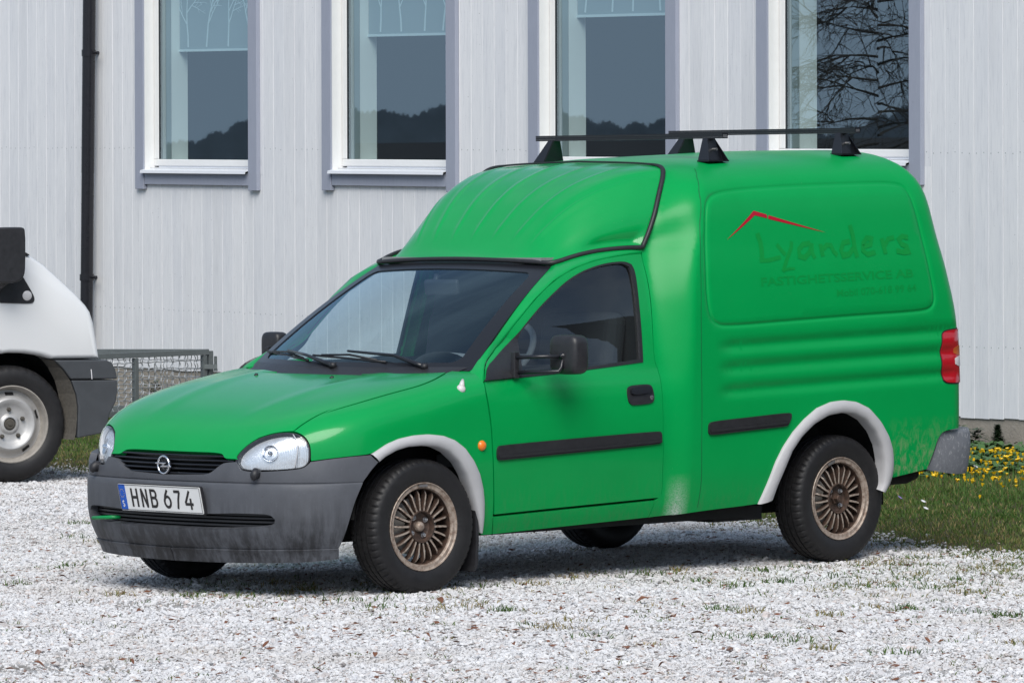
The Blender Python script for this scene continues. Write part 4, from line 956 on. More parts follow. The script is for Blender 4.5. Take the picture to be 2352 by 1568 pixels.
# lettering left on the cargo side
def on_side(pts): return [tuple(q) for q in un(SIDE, 18, *pts)]
fnS = lambda a, b, z: sp(SIDE, [a, b], .0010+z)[0]
def poly_decal(name, pts, mat, off):
    o = np.array(on_side(pts)); return panel(name, SIDE, o, mat, van, h=.03, off=off, thick=0, mirror=False)
rd = poly_decal('roof_emblem', [(290, 472), (528, 213), (643, 246), (649, 258), (648, 279), (540, 253)], M['decal_red'], .0016); rd['label'] = 'red gable line, long piece over faded lettering'
poly_decal('roof_emblem', [(660, 252), (900, 325), (1165, 404), (900, 343), (657, 284)], M['decal_red'], .0016)['label'] = 'red gable line, thin right-hand piece'
LY = [[(36,), (562, 410), (590, 490), (602, 560), (606, 650)], [(24,), (585, 652), (660, 650), (770, 622)], [(26,), (735, 508), (775, 560), (812, 600)], [(26,), (865, 482), (862, 540), (825, 640), (790, 748)], [(16,), (790, 742), (850, 722), (895, 722)],
      [(30,), (1030, 498), (965, 510), (930, 555), (935, 612), (980, 628), (1025, 580), (1042, 500)], [(28,), (1042, 498), (1046, 580), (1072, 632)], [(32,), (1118, 505), (1130, 560), (1142, 615)], [(28,), (1135, 560), (1175, 515), (1212, 518), (1235, 570), (1268, 605)],
      [(30,), (1378, 482), (1320, 495), (1300, 560), (1318, 606), (1370, 598), (1410, 545)], [(34,), (1378, 338), (1405, 430), (1420, 540), (1445, 622)], [(28,), (1492, 532), (1565, 508), (1570, 462), (1528, 450), (1495, 500), (1495, 565), (1535, 598), (1605, 578)],
      [(34,), (1660, 455), (1675, 520), (1695, 592)], [(28,), (1682, 525), (1718, 460), (1768, 448)], [(30,), (1892, 448), (1840, 438), (1808, 468), (1832, 505), (1885, 530), (1895, 560), (1855, 580), (1790, 566)]]
A_ = un(SIDE, 18, (600, 500))[0]; B_ = un(SIDE, 18, (1600, 500))[0]; C_ = un(SIDE, 18, (600, 600))[0]
sx = (B_[0]-A_[0])/1000
conv = []
for pl in LY:
    q = on_side(pl[1:]); conv.append([(pl[0][0]*sx*1.05,)]+q)
lo_ = strokes('faded_lettering', conv, .02, M['ghost'], van, fnS, 0, .00006); lo_['label'] = 'faded brush-script word Lyanders'
def text_mesh(txt, bold):
    cu = bpy.data.curves.new('t', 'FONT'); cu.body = txt; cu.size = 1.0; cu.offset = bold; cu.resolution_u = 3
    ob = bpy.data.objects.new('t', cu); scene.collection.objects.link(ob); dg = bpy.context.evaluated_depsgraph_get(); me = ob.evaluated_get(dg).to_mesh()
    v = np.array([q.co[:2] for q in me.vertices]); f = [tuple(p.vertices) for p in me.polygons]; ob.evaluated_get(dg).to_mesh_clear(); bpy.data.objects.remove(ob); bpy.data.curves.remove(cu); return v, f
def text_on_side(name, txt, p0, p1, ptop, bold, mat):
    v, f = text_mesh(txt, bold); lo = v.min(0); hi = v.max(0); a, b, t = un(SIDE, 18, p0, p1, ptop); hgt = t[1]-a[1]
    u = (v[:, 0]-lo[0])/(hi[0]-lo[0]); w = (v[:, 1]-lo[1])/(hi[1]-lo[1]); ab = np.stack([a[0]+(b[0]-a[0])*u, a[1]+(b[1]-a[1])*u+hgt*w], 1)
    P = sp(SIDE, ab, .0010); o = mesh_obj(name, P, f, mat, van); o['kind'] = 'stuff'; return o
text_on_side('faded_lettering', 'FASTIGHETSSERVICE AB', (600, 880), (1942, 798), (600, 802), .022, M['ghost2'])['label'] = 'faded capitals FASTIGHETSSERVICE AB'
text_on_side('faded_lettering', 'Mobil 070-618 99 64', (1268, 972), (1968, 922), (1268, 905), .012, M['ghost2'])['label'] = 'faded line Mobil 070-618 99 64'

# ---- wheels
RT, RR = .2775, .1812
def tyre_mesh():
    base = [(.066, .176), (.072, .183), (.0755, .190), (.081, .205), (.0845, .222), (.0850, .236), (.0830, .2485), (.0825, .2505), (.0775, .261), (.070, .2692), (.060, .2742), (.050, .2762), (.036, .2770), (.0345, .2690), (.0285, .2690), (.027, .2773), (.014, .2776), (.0045, .2776), (.0032, .2690), (-.0032, .2690), (-.0045, .2776), (-.014, .2776), (-.027, .2773), (-.0285, .2690), (-.0345, .2690), (-.036, .2770), (-.050, .2762), (-.060, .2742), (-.070, .2692), (-.0775, .261), (-.083, .2485), (-.085, .236), (-.0845, .222), (-.081, .205), (-.072, .183), (-.066, .176)]
    n = 280; v = []; f = []
    for i, (a, r) in enumerate(base):
        for k in range(n):
            an = 2*math.pi*k/n; rr = r; aa_ = a
            m = abs(a)
            if .049 < m < .079 and k % 5 == 0: rr -= .0055 if m < .072 else .003
            if .0135 < m < .0275 and k % 9 == 0 and r > .27: rr -= .003
            if .0044 < m < .0141 and k % 9 == 4 and r > .27: rr -= .003
            v.append((rr*math.cos(an), -aa_, rr*math.sin(an)))
    m_ = len(base)
    for i in range(m_-1):
        for k in range(n): a, b = i*n+k, i*n+(k+1) % n; f.append((a, a+n, b+n, b))
    me = bpy.data.meshes.new('tyre'); me.from_pydata(v, [], f); me.materials.append(M['tyre']); me.polygons.foreach_set('use_smooth', [True]*len(f)); me.update()
    bm = bmesh.new(); bm.from_mesh(me)
    for e in bm.edges: e.smooth = not (len(e.link_faces) == 2 and e.calc_face_angle(0) > R(38))
    bmesh.ops.recalc_face_normals(bm, faces=bm.faces); bm.to_mesh(me); bm.free(); return me
TYRE = tyre_mesh()
def sub_mesh(mb, name, mat, smooth=True, autos=R(40)):
    o = mb.build(name, mat, None, smooth, autos=autos); me = o.data; bpy.data.objects.remove(o); return me
ax = lambda a, y, z: np.array([y, -a, z])
mb = MB(); mb.lathe([(.0665, .1812), (.0735, .1815), (.0755, .1795), (.0745, .1770), (.0700, .1752), (.0690, .1735), (.0695, .1600), (.0660, .1565), (.058, .1545)], 72, ax); LIP = sub_mesh(mb, 'lip', M['rim_lip'])
mb = MB(); mb.lathe([(.0585, .1545), (.030, .150), (-.03, .148), (-.06, .165), (-.068, .178)], 56, ax); BARREL = sub_mesh(mb, 'barrel', M['rim_dark'])
mb = MB(); mb.lathe([(.046, .0665), (.0635, .0665), (.0655, .0650), (.0650, .0615), (.056, .0585), (.040, .056), (.036, .050), (.036, .026), (.040, .022)], 40, ax, cap1=True); HUB = sub_mesh(mb, 'hub', M['rim_dark'])
def spoke():
    mb = MB(); pr = [(.062, .0600, .0046, .022), (.085, .0615, .0043, .022), (.110, .0620, .0040, .022), (.132, .0600, .0038, .024), (.144, .0520, .0036, .026), (.1545, .0400, .0036, .022)]; v = []; f = []
    for r, a, w, d in pr:
        tw = .0022*math.sin((r-.06)/.09*math.pi)
        for s_, aa_ in ((-1, a), (1, a), (1.25, a-d), (-1.25, a-d)): v.append((r, -aa_, s_*w*.92+tw))
    for i in range(len(pr)-1):
        for k in range(4): a, b = i*4+k, i*4+(k+1) % 4; f.append((a, b, b+4, a+4))
    f += [(3, 2, 1, 0), (20, 21, 22, 23)]
    me = bpy.data.meshes.new('spoke'); me.from_pydata(v, [], f); me.materials.append(M['rim_face']); me.materials.append(M['rim_dark'])
    for i in range(len(pr)-1):
        for k in range(4): me.polygons[i*4+k].material_index = 0 if k == 0 else 1
    bm = bmesh.new(); bm.from_mesh(me); bmesh.ops.recalc_face_normals(bm, faces=bm.faces); bm.to_mesh(me); bm.free(); return me
SPOKE = spoke()
mb = MB(); mb.lathe([(.034, .0115), (.040, .0115), (.0405, .0085), (.048, .008), (.049, .006), (.045, .004), (.045, .001)], 12, ax); BOLT = sub_mesh(mb, 'bolt', M['steel'])
mb = MB(); mb.lathe([(.036, .0215), (.050, .0205), (.058, .0165), (.062, .009), (.063, .001)], 28, ax); CAPF = sub_mesh(mb, 'cap', M['rim_lip'])
mb = MB(); mb.lathe([(.036, .026), (.048, .025), (.049, .018), (.066, .0165), (.068, .013), (.068, .001)], 6, ax); CAPR = sub_mesh(mb, 'cap', M['rim_dark'], True, R(25))
mb = MB(); mb.lathe([(.0, .05), (.012, .052), (.012, .118), (.004, .119), (.004, .05)], 40, ax); BRAKE = sub_mesh(mb, 'brake', M['rust'])
mb = MB(); mb.box((-.022, -.0785, -.003), (.022, -.071, .006)); WEIGHT = sub_mesh(mb, 'weight', M['steel'], False, R(30))
def inst(name, me, parent, loc=(0, 0, 0), rot=(0, 0, 0)):
    o = bpy.data.objects.new(name, me); o.location = loc; o.rotation_euler = rot; return link(o, parent)
for wx, wy, steer, near_, rear in ((0, -.712, -.0316, True, False), (2.48, -.712, 0, True, True), (0, .712, -.0316, False, False), (2.48, .712, 0, False, True)):
    wh = empty('wheel', (wx, wy, RT-.006), van); wh.rotation_euler = (0, 0, steer+(0 if near_ else math.pi))
    wh['label'] = ('rear' if rear else 'front')+(' wheel with rusty bronze multi-spoke rim' if near_ else ' wheel on the far side')
    spin = random.uniform(0, 6.28)
    inst('tyre', TYRE, wh, rot=(0, spin, 0)); inst('rim_lip', LIP, wh); inst('rim_barrel', BARREL, wh); inst('hub', HUB, wh); inst('brake_disc', BRAKE, wh)
    inst('hub_cap', CAPR if rear else CAPF, wh)
    a0 = .05 if not rear else .2
    for k in range(22): inst('spoke', SPOKE, wh, rot=(0, a0+2*math.pi*k/22, 0))
    for k in range(4):
        if rear and k == 2: continue
        an = .62+k*math.pi/2+(.15 if rear else 0); inst('wheel_bolt', BOLT, wh, loc=(.0445*math.cos(an), 0, .0445*math.sin(an)))
    an = math.pi/2+(.35 if rear else .02); inst('balance_weight', WEIGHT, wh, loc=(.166*math.cos(an), 0, .166*math.sin(an)), rot=(0, -(an-math.pi/2), 0))
# wheel wells and underbody
for wx in (0.02, 2.40):
    for s_ in (-1, 1):
        mb = MB(); n = 26; rr_ = .385 if wx < 1 else .43; v = []
        for k in range(n+1):
            an = R(4+172*k/n); x, z = wx+rr_*math.cos(an), .29+rr_*math.sin(an)*.96
            v += [(x, s_*.762, z), (x, s_*.42, z)]
        f = [(2*k, 2*k+1, 2*k+3, 2*k+2) for k in range(n)]; o = len(v); v.append((wx, s_*.42, .30)); f += [(2*k+1, o, 2*k+3) for k in range(n)]
        mesh_obj('wheel_well', v, f, M['liner'], van)
mb = MB(); mb.box((-.50, -.42, .20), (3.15, .42, .34)); mb.box((.36, -.735, .215), (1.93, .735, .33)); mb.box((2.83, -.70, .36), (3.22, .70, .42)); mb.box((1.75, -.72, .20), (2.05, .72, .26)); mb.build('underbody', M['liner'], van)
for x_ in (0, 2.48):
    mb = MB(); mb.tube([(x_, -.70, .27), (x_, .70, .27)], .035, 10); mb.build('axle', M['liner'], van)
for s_ in (-1, 1):
    mb = MB(); v = []; 
    pts = [(.250, .50), (.268, .43), (.280, .34), (.283, .2), (.276, .10), (.262, .075)]
    for t in (0, .016): v += [(x+t, s_*.792, z) for x, z in pts]+[(x+t, s_*.63, z) for x, z in pts]
    n = len(pts); f = []
    for i in range(n-1): f += [(i, i+1, n+i+1, n+i), (2*n+i, 3*n+i, 3*n+i+1, 2*n+i+1), (i, 2*n+i, 2*n+i+1, i+1), (n+i, n+i+1, 3*n+i+1, 3*n+i)]
    f += [(n-1, 3*n-1, 4*n-1, 2*n-1)]
    mb.add(v, f); mb.build('mud_flap', M['black_plastic'], van, True, autos=R(50))
# behind the sheet metal: dark inner shells so shut lines and openings read black
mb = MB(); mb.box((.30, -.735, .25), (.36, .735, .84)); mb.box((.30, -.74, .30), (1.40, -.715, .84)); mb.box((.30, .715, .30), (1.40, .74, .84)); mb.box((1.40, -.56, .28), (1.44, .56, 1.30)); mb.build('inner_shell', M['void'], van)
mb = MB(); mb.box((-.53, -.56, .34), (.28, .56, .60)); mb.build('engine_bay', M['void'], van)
# cab interior
mb = MB(); dz = [(.28, .87), (.40, .90), (.62, .90), (.74, .86), (.78, .78), (.72, .62), (.70, .45), (.30, .45)]; n = len(dz)
mb.add([(x, -.66, z) for x, z in dz]+[(x, .66, z) for x, z in dz], [tuple(range(n)), tuple(range(2*n-1, n-1, -1))]+[(i, i+n, (i+1) % n+n, (i+1) % n) for i in range(n)]); mb.build('dashboard', M['dash'], van, True, autos=R(40))
mb = MB(); v = []; f = []
for i in range(13):
    for j in range(9): a = math.pi*i/12; u = j/8; v.append((.50+.22*u, -.36+.20*math.cos(a), .88+.085*math.sin(a)*(1-.25*u)))
for i in range(12):
    for j in range(8): a = i*9+j; f.append((a, a+1, a+10, a+9))
mb.add(v, f); mb.build('instrument_hood', M['dash'], van, True)
c = np.array([.82, -.36, .93]); nx_ = np.array([-.75, 0, .66]); e1 = np.array([0, 1., 0]); e2 = np.cross(nx_, e1)
mb = MB(); mb.tube([c+.185*(math.cos(t)*e1+math.sin(t)*e2) for t in np.linspace(0, 2*math.pi, 37)], .014, 8, cap=False); mb.tube([c-e1*.18, c, c+e1*.18], .018, 8); mb.tube([c, c-e2*.18], .018, 8); mb.tube([c-nx_*.15, c+nx_*.01], .05, 12); mb.build('steering_wheel', M['dash'], van, True)
for y in (-.36, .36):
    st = empty('seat', (0, 0, 0), van); mb = MB(); mb.box((.88, y-.24, .42), (1.32, y+.24, .60)); mb.build('cushion', M['seat_cloth'], st, bevel=.05, seg=4)
    mb = MB(); mb.obox((1.30, y, .84), (.055, 0, -.008), (0, .23, 0), (.045, 0, .27)); mb.build('backrest', M['seat_cloth'], st, bevel=.05, seg=4)
mb = MB(); bk = [(-.70, .35), (.70, .35), (.70, .86), (.575, 1.36), (-.575, 1.36), (-.70, .86)]; mb.add([(1.375, y, z) for y, z in bk]+[(1.39, y, z) for y, z in bk], [tuple(range(6)), tuple(range(11, 5, -1))]+[(k, k+6, (k+1) % 6+6, (k+1) % 6) for k in range(6)]); mb.build('bulkhead', M['interior'], van)
for s_ in (-1, 1):
    mb = MB(); mb.box((.42, min(s_*.66, s_*.70), .40), (1.35, max(s_*.66, s_*.70), .905)); mb.build('door_card', M['interior'], van)
mb = MB(); mb.box((.95, -.50, 1.335), (1.40, .50, 1.35)); mb.build('headlining', M['dash'], van)
mt_ = hit(V(2, (1118, 245))[0], 1, .0); mb = MB(); mb.obox(mt_, (.012, 0, .004), (0, .105, .0), (-.004, 0, .034)); im = mb.build('interior_mirror', M['black_plastic'], van, bevel=.012, seg=3)
mb = MB(); tp_ = hit(V(2, (1092, 178))[0], 1, .05); mb.tube([mt_+[0, .03, .0], mt_+[.01, .05, .02], tp_], .013, 8); mb.build('mirror_stem', M['black_plastic'], im, True)

# ================================================================== the building
WO = np.array([10.206, 5.13, 0.0]); WH = np.array([.12, 1.0, .0125]); WH /= np.linalg.norm(WH)      # along the wall, towards picture left
WN = np.array([-1.0, .12, 0.0]); WN /= np.linalg.norm(WN); WU = np.cross(WN, WH); WU = WU if WU[2] > 0 else -WU
def wt(uv, d=0.0):
    P = hitp(uv, WO+WN*d, WN)-WO; return float(P@WH), float(P@WU)
def wP(t, w, d=0.0): return WO+WH*t+WU*w+WN*d
_L = np.array([[*WH], [*WN], [*WU]]).T      # local x along wall, y outwards, z up
bld = empty('wooden_building', tuple(WO)); tag(bld, 'white plank-clad building with tall blue-grey framed windows behind the van', 'building')
bld.matrix_world = Matrix(((_L[0, 0], _L[0, 1], _L[0, 2], WO[0]), (_L[1, 0], _L[1, 1], _L[1, 2], WO[1]), (_L[2, 0], _L[2, 1], _L[2, 2], WO[2]), (0, 0, 0, 1)))
def wbox(name, t0, t1, d0, d1, w0, w1, mat, parent=bld, bevel=0.0):
    mb = MB(); mb.box((min(t0, t1), d0, w0), (max(t0, t1), d1, w1)); o = mb.build(name, mat, parent, bevel=bevel); return o
bl = [wt(u) for u in ((2352, 965), (2200, 957), (468, 852), (262, 843))]; bt_ = np.polyfit([q[0] for q in bl], [q[1] for q in bl], 1)
base = lambda t: float(np.polyval(bt_, t))
wins = []
for x0, x1, yg, blind in ((305, 597, 368, 113), (737, 1050, 368, 78), (1208, 1560, 362, 33), (1732, 2122, 344, None)):
    t0 = wt((x0, 400), .03)[0]; t1 = wt((x1, 400), .03)[0]; tc = (t0+t1)/2; wg = wt(((x0+x1)/2, yg), -.06)[1]; wins.append((tc, wg, blind, (x0+x1)/2))
WW = 1.60; TOP = 3.35
PW = .1325; t = -3.2; i = 0
while t < 14.5:
    c0, c1 = t+.0007, t+PW-.0007; spans = []
    b = base((c0+c1)/2)+random.uniform(-.006, .006)
    hitw = None
    for tc, wg, bd_, xc in wins:
        if c1 > tc-WW/2+.05 and c0 < tc+WW/2-.05: hitw = (tc, wg)
    if hitw is None: spans.append((c0, c1, b, 4.3))
    else:
        tc, wg = hitw; spans.append((c0, c1, b, wg-.10)); spans.append((c0, c1, TOP+.06, 4.3))
        if c0 < tc-WW/2+.05: spans.append((c0, tc-WW/2+.06, wg-.0998, TOP+.0598))
        if c1 > tc+WW/2-.05: spans.append((tc+WW/2-.06, c1, wg-.0998, TOP+.0598))
    for c0, c1, lo_, hi_ in spans:
        mb = MB(); ch = .0022; d = .0; j = random.uniform(-.0012, .0012)
        pr = [(c0, -.022), (c0, -ch+j), (c0+ch, j), (c1-ch, j), (c1, -ch+j), (c1, -.022)]
        v = [(x, y, lo_) for x, y in pr]+[(x, y, hi_) for x, y in pr]; n = 6
        mb.add(v, [(k, k+1, k+7, k+6) for k in range(5)]+[tuple(range(5, -1, -1)), tuple(range(6, 12))]); o = mb.build('plank', M['board'], bld)
        bm = bmesh.new(); bm.from_mesh(o.data); bmesh.ops.recalc_face_normals(bm, faces=bm.faces); bm.to_mesh(o.data); bm.free()
    t += PW; i += 1
# backing behind the boards, pierced by the windows
edges = [-3.2]+sum([[tc-WW/2+.06, tc+WW/2-.06] for tc, *_ in sorted(wins)], [])+[14.5]
for k in range(0, len(edges), 2): wbox('wall_core', edges[k], edges[k+1], -.22, -.0235, -.4, 4.3, M['void'])
for tc, wg, *_ in wins: wbox('wall_core', tc-WW/2+.0605, tc+WW/2-.0605, -.22, -.0235, -.4, wg-.06, M['void']); wbox('wall_core', tc-WW/2+.0605, tc+WW/2-.0605, -.22, -.0235, TOP+.05, 4.3, M['void'])
fo = wbox('foundation', -3.2, 14.5, -.18, -.012, -.6, .5, M['concrete'])
# nails: two per board row
mb = MB()
for t in np.arange(-1, 12, PW/1.0):
    for w in (1.80, .62):
        if any(abs(t+.03-tc) < WW/2 and w > wg-.12 for tc, wg, *_ in wins): continue
        for dx in (.03, .095):
            c = np.array([t+dx, .0008, w+random.uniform(-.006, .006)+.004]); mb.add([c+[.0042*math.cos(a), 0, .0042*math.sin(a)] for a in np.linspace(0, 2*math.pi, 7)[:-1]], [tuple(range(6))])
nl = mb.build('nail_heads', M['spacer'], bld); nl['kind'] = 'stuff'
# windows
def blind_trees(parent, t0, t1, w0, w1, d):
    rnd = random.Random(5); P = []
    def br(x, y, a, L, w):
        if L < .035 or y > w1: return
        n = 4; pts = [(x, y)]; aa_ = a
        for k in range(n):
            aa_ += rnd.uniform(-.16, .16); x += L/n*math.sin(aa_); y += L/n*math.cos(aa_); pts.append((x, y))
            if k >= 1: br(x, y, aa_+rnd.choice((-1, 1))*rnd.uniform(.45, .95), L*rnd.uniform(.38, .6), w*.6)
        P.append((w, pts)); br(x, y, aa_+rnd.uniform(-.3, .3), L*.72, w*.75)
    x = t0+.10
    while x < t1: br(x, w0+.01, rnd.uniform(-.1, .1), .34, .020); x += rnd.uniform(.20, .30)
    mb = MB(); k = 0
    for w, pts in P:
        P2 = [np.array(q) for q in pts]; L = []; R2 = []
        for i_, q in enumerate(P2):
            a = P2[max(i_-1, 0)]; b = P2[min(i_+1, len(P2)-1)]; dd = (b-a)/(np.linalg.norm(b-a)+1e-9); nn = np.array([-dd[1], dd[0]]); ww = w*(1-.5*i_/len(P2)); L.append(q+nn*ww/2); R2.append(q-nn*ww/2)
        n = len(P2); mb.add([(q[0], d+k*1e-6, q[1]) for q in L+R2], [(i_, i_+1, n+i_+1, n+i_) for i_ in range(n-1)]); k += 1
    o = mb.build('tree_print', M['blind_print'], parent); o['kind'] = 'stuff'; return o
NM = ['first window from the downpipe, blind drawn lowest', 'second window from the downpipe, blind drawn halfway', 'third window, behind the raised cab roof', 'fourth window, above the cargo roof, without a blind']
for (tc, wg, bd_, xc), lab in zip(wins, NM):
    wd = empty('window', (tc, 0, wg), bld); wd['label'] = lab; H = TOP-wg; h2 = WW/2
    b = lambda nm, x0, x1, d0, d1, z0, z1, m, bev=0.0: wbox(nm, x0, x1, d0, d1, z0, z1, M[m], wd, bev)
    tw = .112
    b('trim_board', h2-tw, h2, .0005, .034, -.215, H+.1, 'trim', .003); b('trim_board', -h2, -h2+tw, .0005, .034, -.215, H+.1, 'trim', .003)
    b('trim_board', -h2+tw+.002, h2-tw-.002, .0005, .026, -.180, -.088, 'trim', .003); b('trim_board', -h2+tw+.002, h2-tw-.002, .0005, .026, H, H+.1, 'trim', .003)
    a = h2-tw
    # reveal boards
    b('reveal', a-.006, a+.0, -.14, .022, -.094, H, 'upvc'); b('reveal', -a, -a+.006, -.14, .022, -.094, H, 'upvc')
    # metal sill: sloping sheet with a drip edge
    mb = MB(); pr = [(-.12, -.048), (.035, -.070), (.062, -.076), (.066, -.096), (.060, -.096), (.055, -.081), (.03, -.075), (-.12, -.053)]
    n = len(pr); e = a-.001; mb.add([(-e, y, z) for y, z in pr]+[(e, y, z) for y, z in pr], [tuple(range(n)), tuple(range(2*n-1, n-1, -1))]+[(k, k+n, (k+1) % n+n, (k+1) % n) for k in range(n)]); mb.build('sill', M['sill_metal'], wd); e = a-.008
    b('sill_upstand', -e+.05, e-.05, -.075, -.066, -.056, -.030, 'sill_metal')
    # frame
    fw_ = .055
    b('frame', -e, e, -.13, -.058, -.045, .004, 'upvc', .006); b('frame', e-fw_, e, -.13, -.058, .0045, H-.01, 'upvc', .006); b('frame', -e, -e+fw_, -.13, -.058, .0045, H-.01, 'upvc', .006); b('frame', -e, e, -.13, -.058, H-.0095, H+.04, 'upvc')
    b('gasket', e-fw_-.007, e-fw_-.0005, -.12, -.064, .006, H-.012, 'gasket'); b('gasket', e-fw_-.016, e-fw_-.010, -.125, -.075, .006, H-.012, 'gasket')
    b('spacer_bar', e-fw_-.034, e-fw_-.018, -.150, -.085, .006, H-.012, 'spacer')
    mb = MB(); g0, g1 = -e+fw_+.001, e-fw_-.001; mb.add([(g0, -.07, .004), (g1, -.07, .004), (g1, -.07, H-.01), (g0, -.07, H-.01)], [(0, 1, 2, 3)]); mb.build('pane', M['window_glass'], wd)
    # room beyond
    b('inner_reveal', e-fw_-.03, e-.0, -.30, -.156, -.05, H, 'inner_white'); b('inner_reveal', -e, -e+.02, -.30, -.156, -.05, H, 'inner_white'); b('inner_sill', -e+.021, e-fw_-.031, -.32, -.156, -.05, -.005, 'inner_white')
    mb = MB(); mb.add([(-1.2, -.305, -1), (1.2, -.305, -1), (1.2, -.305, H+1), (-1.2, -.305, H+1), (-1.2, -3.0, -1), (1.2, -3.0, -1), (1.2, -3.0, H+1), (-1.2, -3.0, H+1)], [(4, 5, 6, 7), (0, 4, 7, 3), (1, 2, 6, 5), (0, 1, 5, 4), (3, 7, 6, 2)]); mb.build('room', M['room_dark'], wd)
    if bd_:
        wb_ = wt((xc, bd_), -.2)[1]-wg; mb = MB(); mb.box((-e+.03, -.231, wb_), (e-fw_-.034, -.229, H)); bo = mb.build('roller_blind', M['blind'], wd)
        wbox('blind_bar', -e+.03, e-fw_-.03, -.236, -.224, wb_-.018, wb_-.0005, M['blind_print'], wd)
        blind_trees(wd, -e+.03, e-fw_-.03, wb_+.004, min(H, wb_+.9), -.2285)
# downpipe
pt0 = wt((203, 0), .09); pt1 = wt((197, 690), .09); pt = (pt0[0]+pt1[0])/2
pipe = empty('downpipe', tuple(wP(pt, -.1, .085))); tag(pipe, 'black metal rainwater downpipe fixed to the white plank wall', 'downpipe'); pipe.matrix_world = bld.matrix_world @ Matrix.Translation((pt, .085, 0))
tl_ = (pt0[0]-pt1[0])/(pt0[1]-pt1[1])
def pp(w): return ((w-1.6)*tl_, 0, w)
ws_ = wt((200, 385), .09)[1]
mb = MB(); mb.tube([pp(-.1), pp(ws_)], .047, 20); mb.build('lower_tube', M['downpipe'], pipe, True, autos=R(50))
mb = MB(); mb.tube([pp(ws_-.04), pp(4.2)], .0485, 20); mb.build('upper_tube', M['downpipe'], pipe, True, autos=R(50))
for yy in (122, 637):
    w = wt((200, yy), .09)[1]; cl = empty('clamp', pp(w), pipe)
    mb = MB(); mb.lathe([(-.024, .048), (-.024, .054), (.024, .054), (.024, .048)], 20, lambda a, y, z: np.array([y, z, a])); mb.build('band', M['downpipe'], cl, True, autos=R(40))
    mb = MB(); mb.tube([(-.05, -.01, 0), (-.10, -.012, 0)], .008, 8); mb.tube([(-.100, -.012, 0), (-.112, -.012, 0)], .013, 6); mb.build('clamp_bolt', M['downpipe'], cl, True, autos=R(40))
    mb = MB(); mb.box((-.012, -.085, -.01), (.012, -.045, .01)); mb.build('wall_spike', M['downpipe'], cl)
# galvanised mesh cage by the wall
ZT = .485
Cc = hit((481, 808), 2, ZT); Af = hit((239, 818), 2, ZT); Bf = hit((239, 808), 2, ZT)
cage = empty('mesh_cage', tuple(Cc*[1, 1, 0])); tag(cage, 'low galvanised steel cage of crimped wire mesh between the white van and the wall', 'cage')
def cp(P): return np.asarray(P)-Cc*[1, 1, 0]
for en, sl, lab in ((Af, 1.75, 'front'), (Bf, 1.75, 'back')):
    dv = (en-Cc); L = np.linalg.norm(dv)*sl; dv = dv/np.linalg.norm(dv); up = np.array([0, 0, 1.]); nn = np.cross(dv, up)
    rail = lambda a, b, r=.019: MB().obox(cp((a+b)/2), (b-a)/2, nn*r, np.cross(nn, (b-a)/np.linalg.norm(b-a))*r).build('rail', M['galvanised'], cage, bevel=.002)
    off = nn*(.0 if lab == 'front' else .025)
    rail(Cc+off+dv*.02, Cc+off+dv*L); rail(Cc+off+dv*.02-up*.40, Cc+off+dv*L-up*.40)
    posts = [.055, L] if lab == 'back' else [.055, .66*np.linalg.norm(Af-Cc)*.62+.30, L]
    for s_ in posts: MB().obox(cp(Cc+off+dv*s_-up*.245), dv*.017, nn*.017, up*.222).build('post', M['galvanised'], cage, bevel=.002)
    k = 0
    for s_ in np.arange(.12, L-.02, .058):
        pts = [cp(Cc+off+dv*(s_+.006*math.sin(z*108+k))+nn*(.005*math.cos(z*108+k*1.3))-up*z) for z in np.arange(.015, .40, .012)]; mb = MB(); mb.tube(pts, .0034, 5); mb.build('wire', M['wire'], cage, True); k += 1
    for z in np.arange(.055, .39, .058):
        pts = [cp(Cc+off+dv*s_+nn*(.004*math.sin(s_*108+z*40))-up*(z+.0025*math.cos(s_*54))) for s_ in np.arange(.075, L-.01, .02)]; mb = MB(); mb.tube(pts, .0034, 5); mb.build('wire', M['wire'], cage, True)
MB().obox(cp(Cc-np.array([0, 0, .23])), (.02, 0, 0), (0, .02, 0), (0, 0, .238)).build('post', M['galvanised'], cage, bevel=.003)
hg = hit(V(13, (1680, 200))[0], 0, Cc[0]); mb = MB(); mb.tube([cp(hg+[0, 0, .03]), cp(hg-[0, 0, .06])], .011, 8); mb.tube([cp(hg-[0, 0, .06]), cp(hg-[0, 0, .075])], .014, 8); mb.build('hinge_pin', M['galvanised'], cage, True, autos=R(40))
pl_ = hit(V(13, (1600, 290))[0], 0, Cc[0]-.03); mb = MB(); mb.obox(cp(pl_), _rt*.05, _fw*.01, (0, 0, .016)); mb.build('hinge_plate', M['galvanised'], cage)

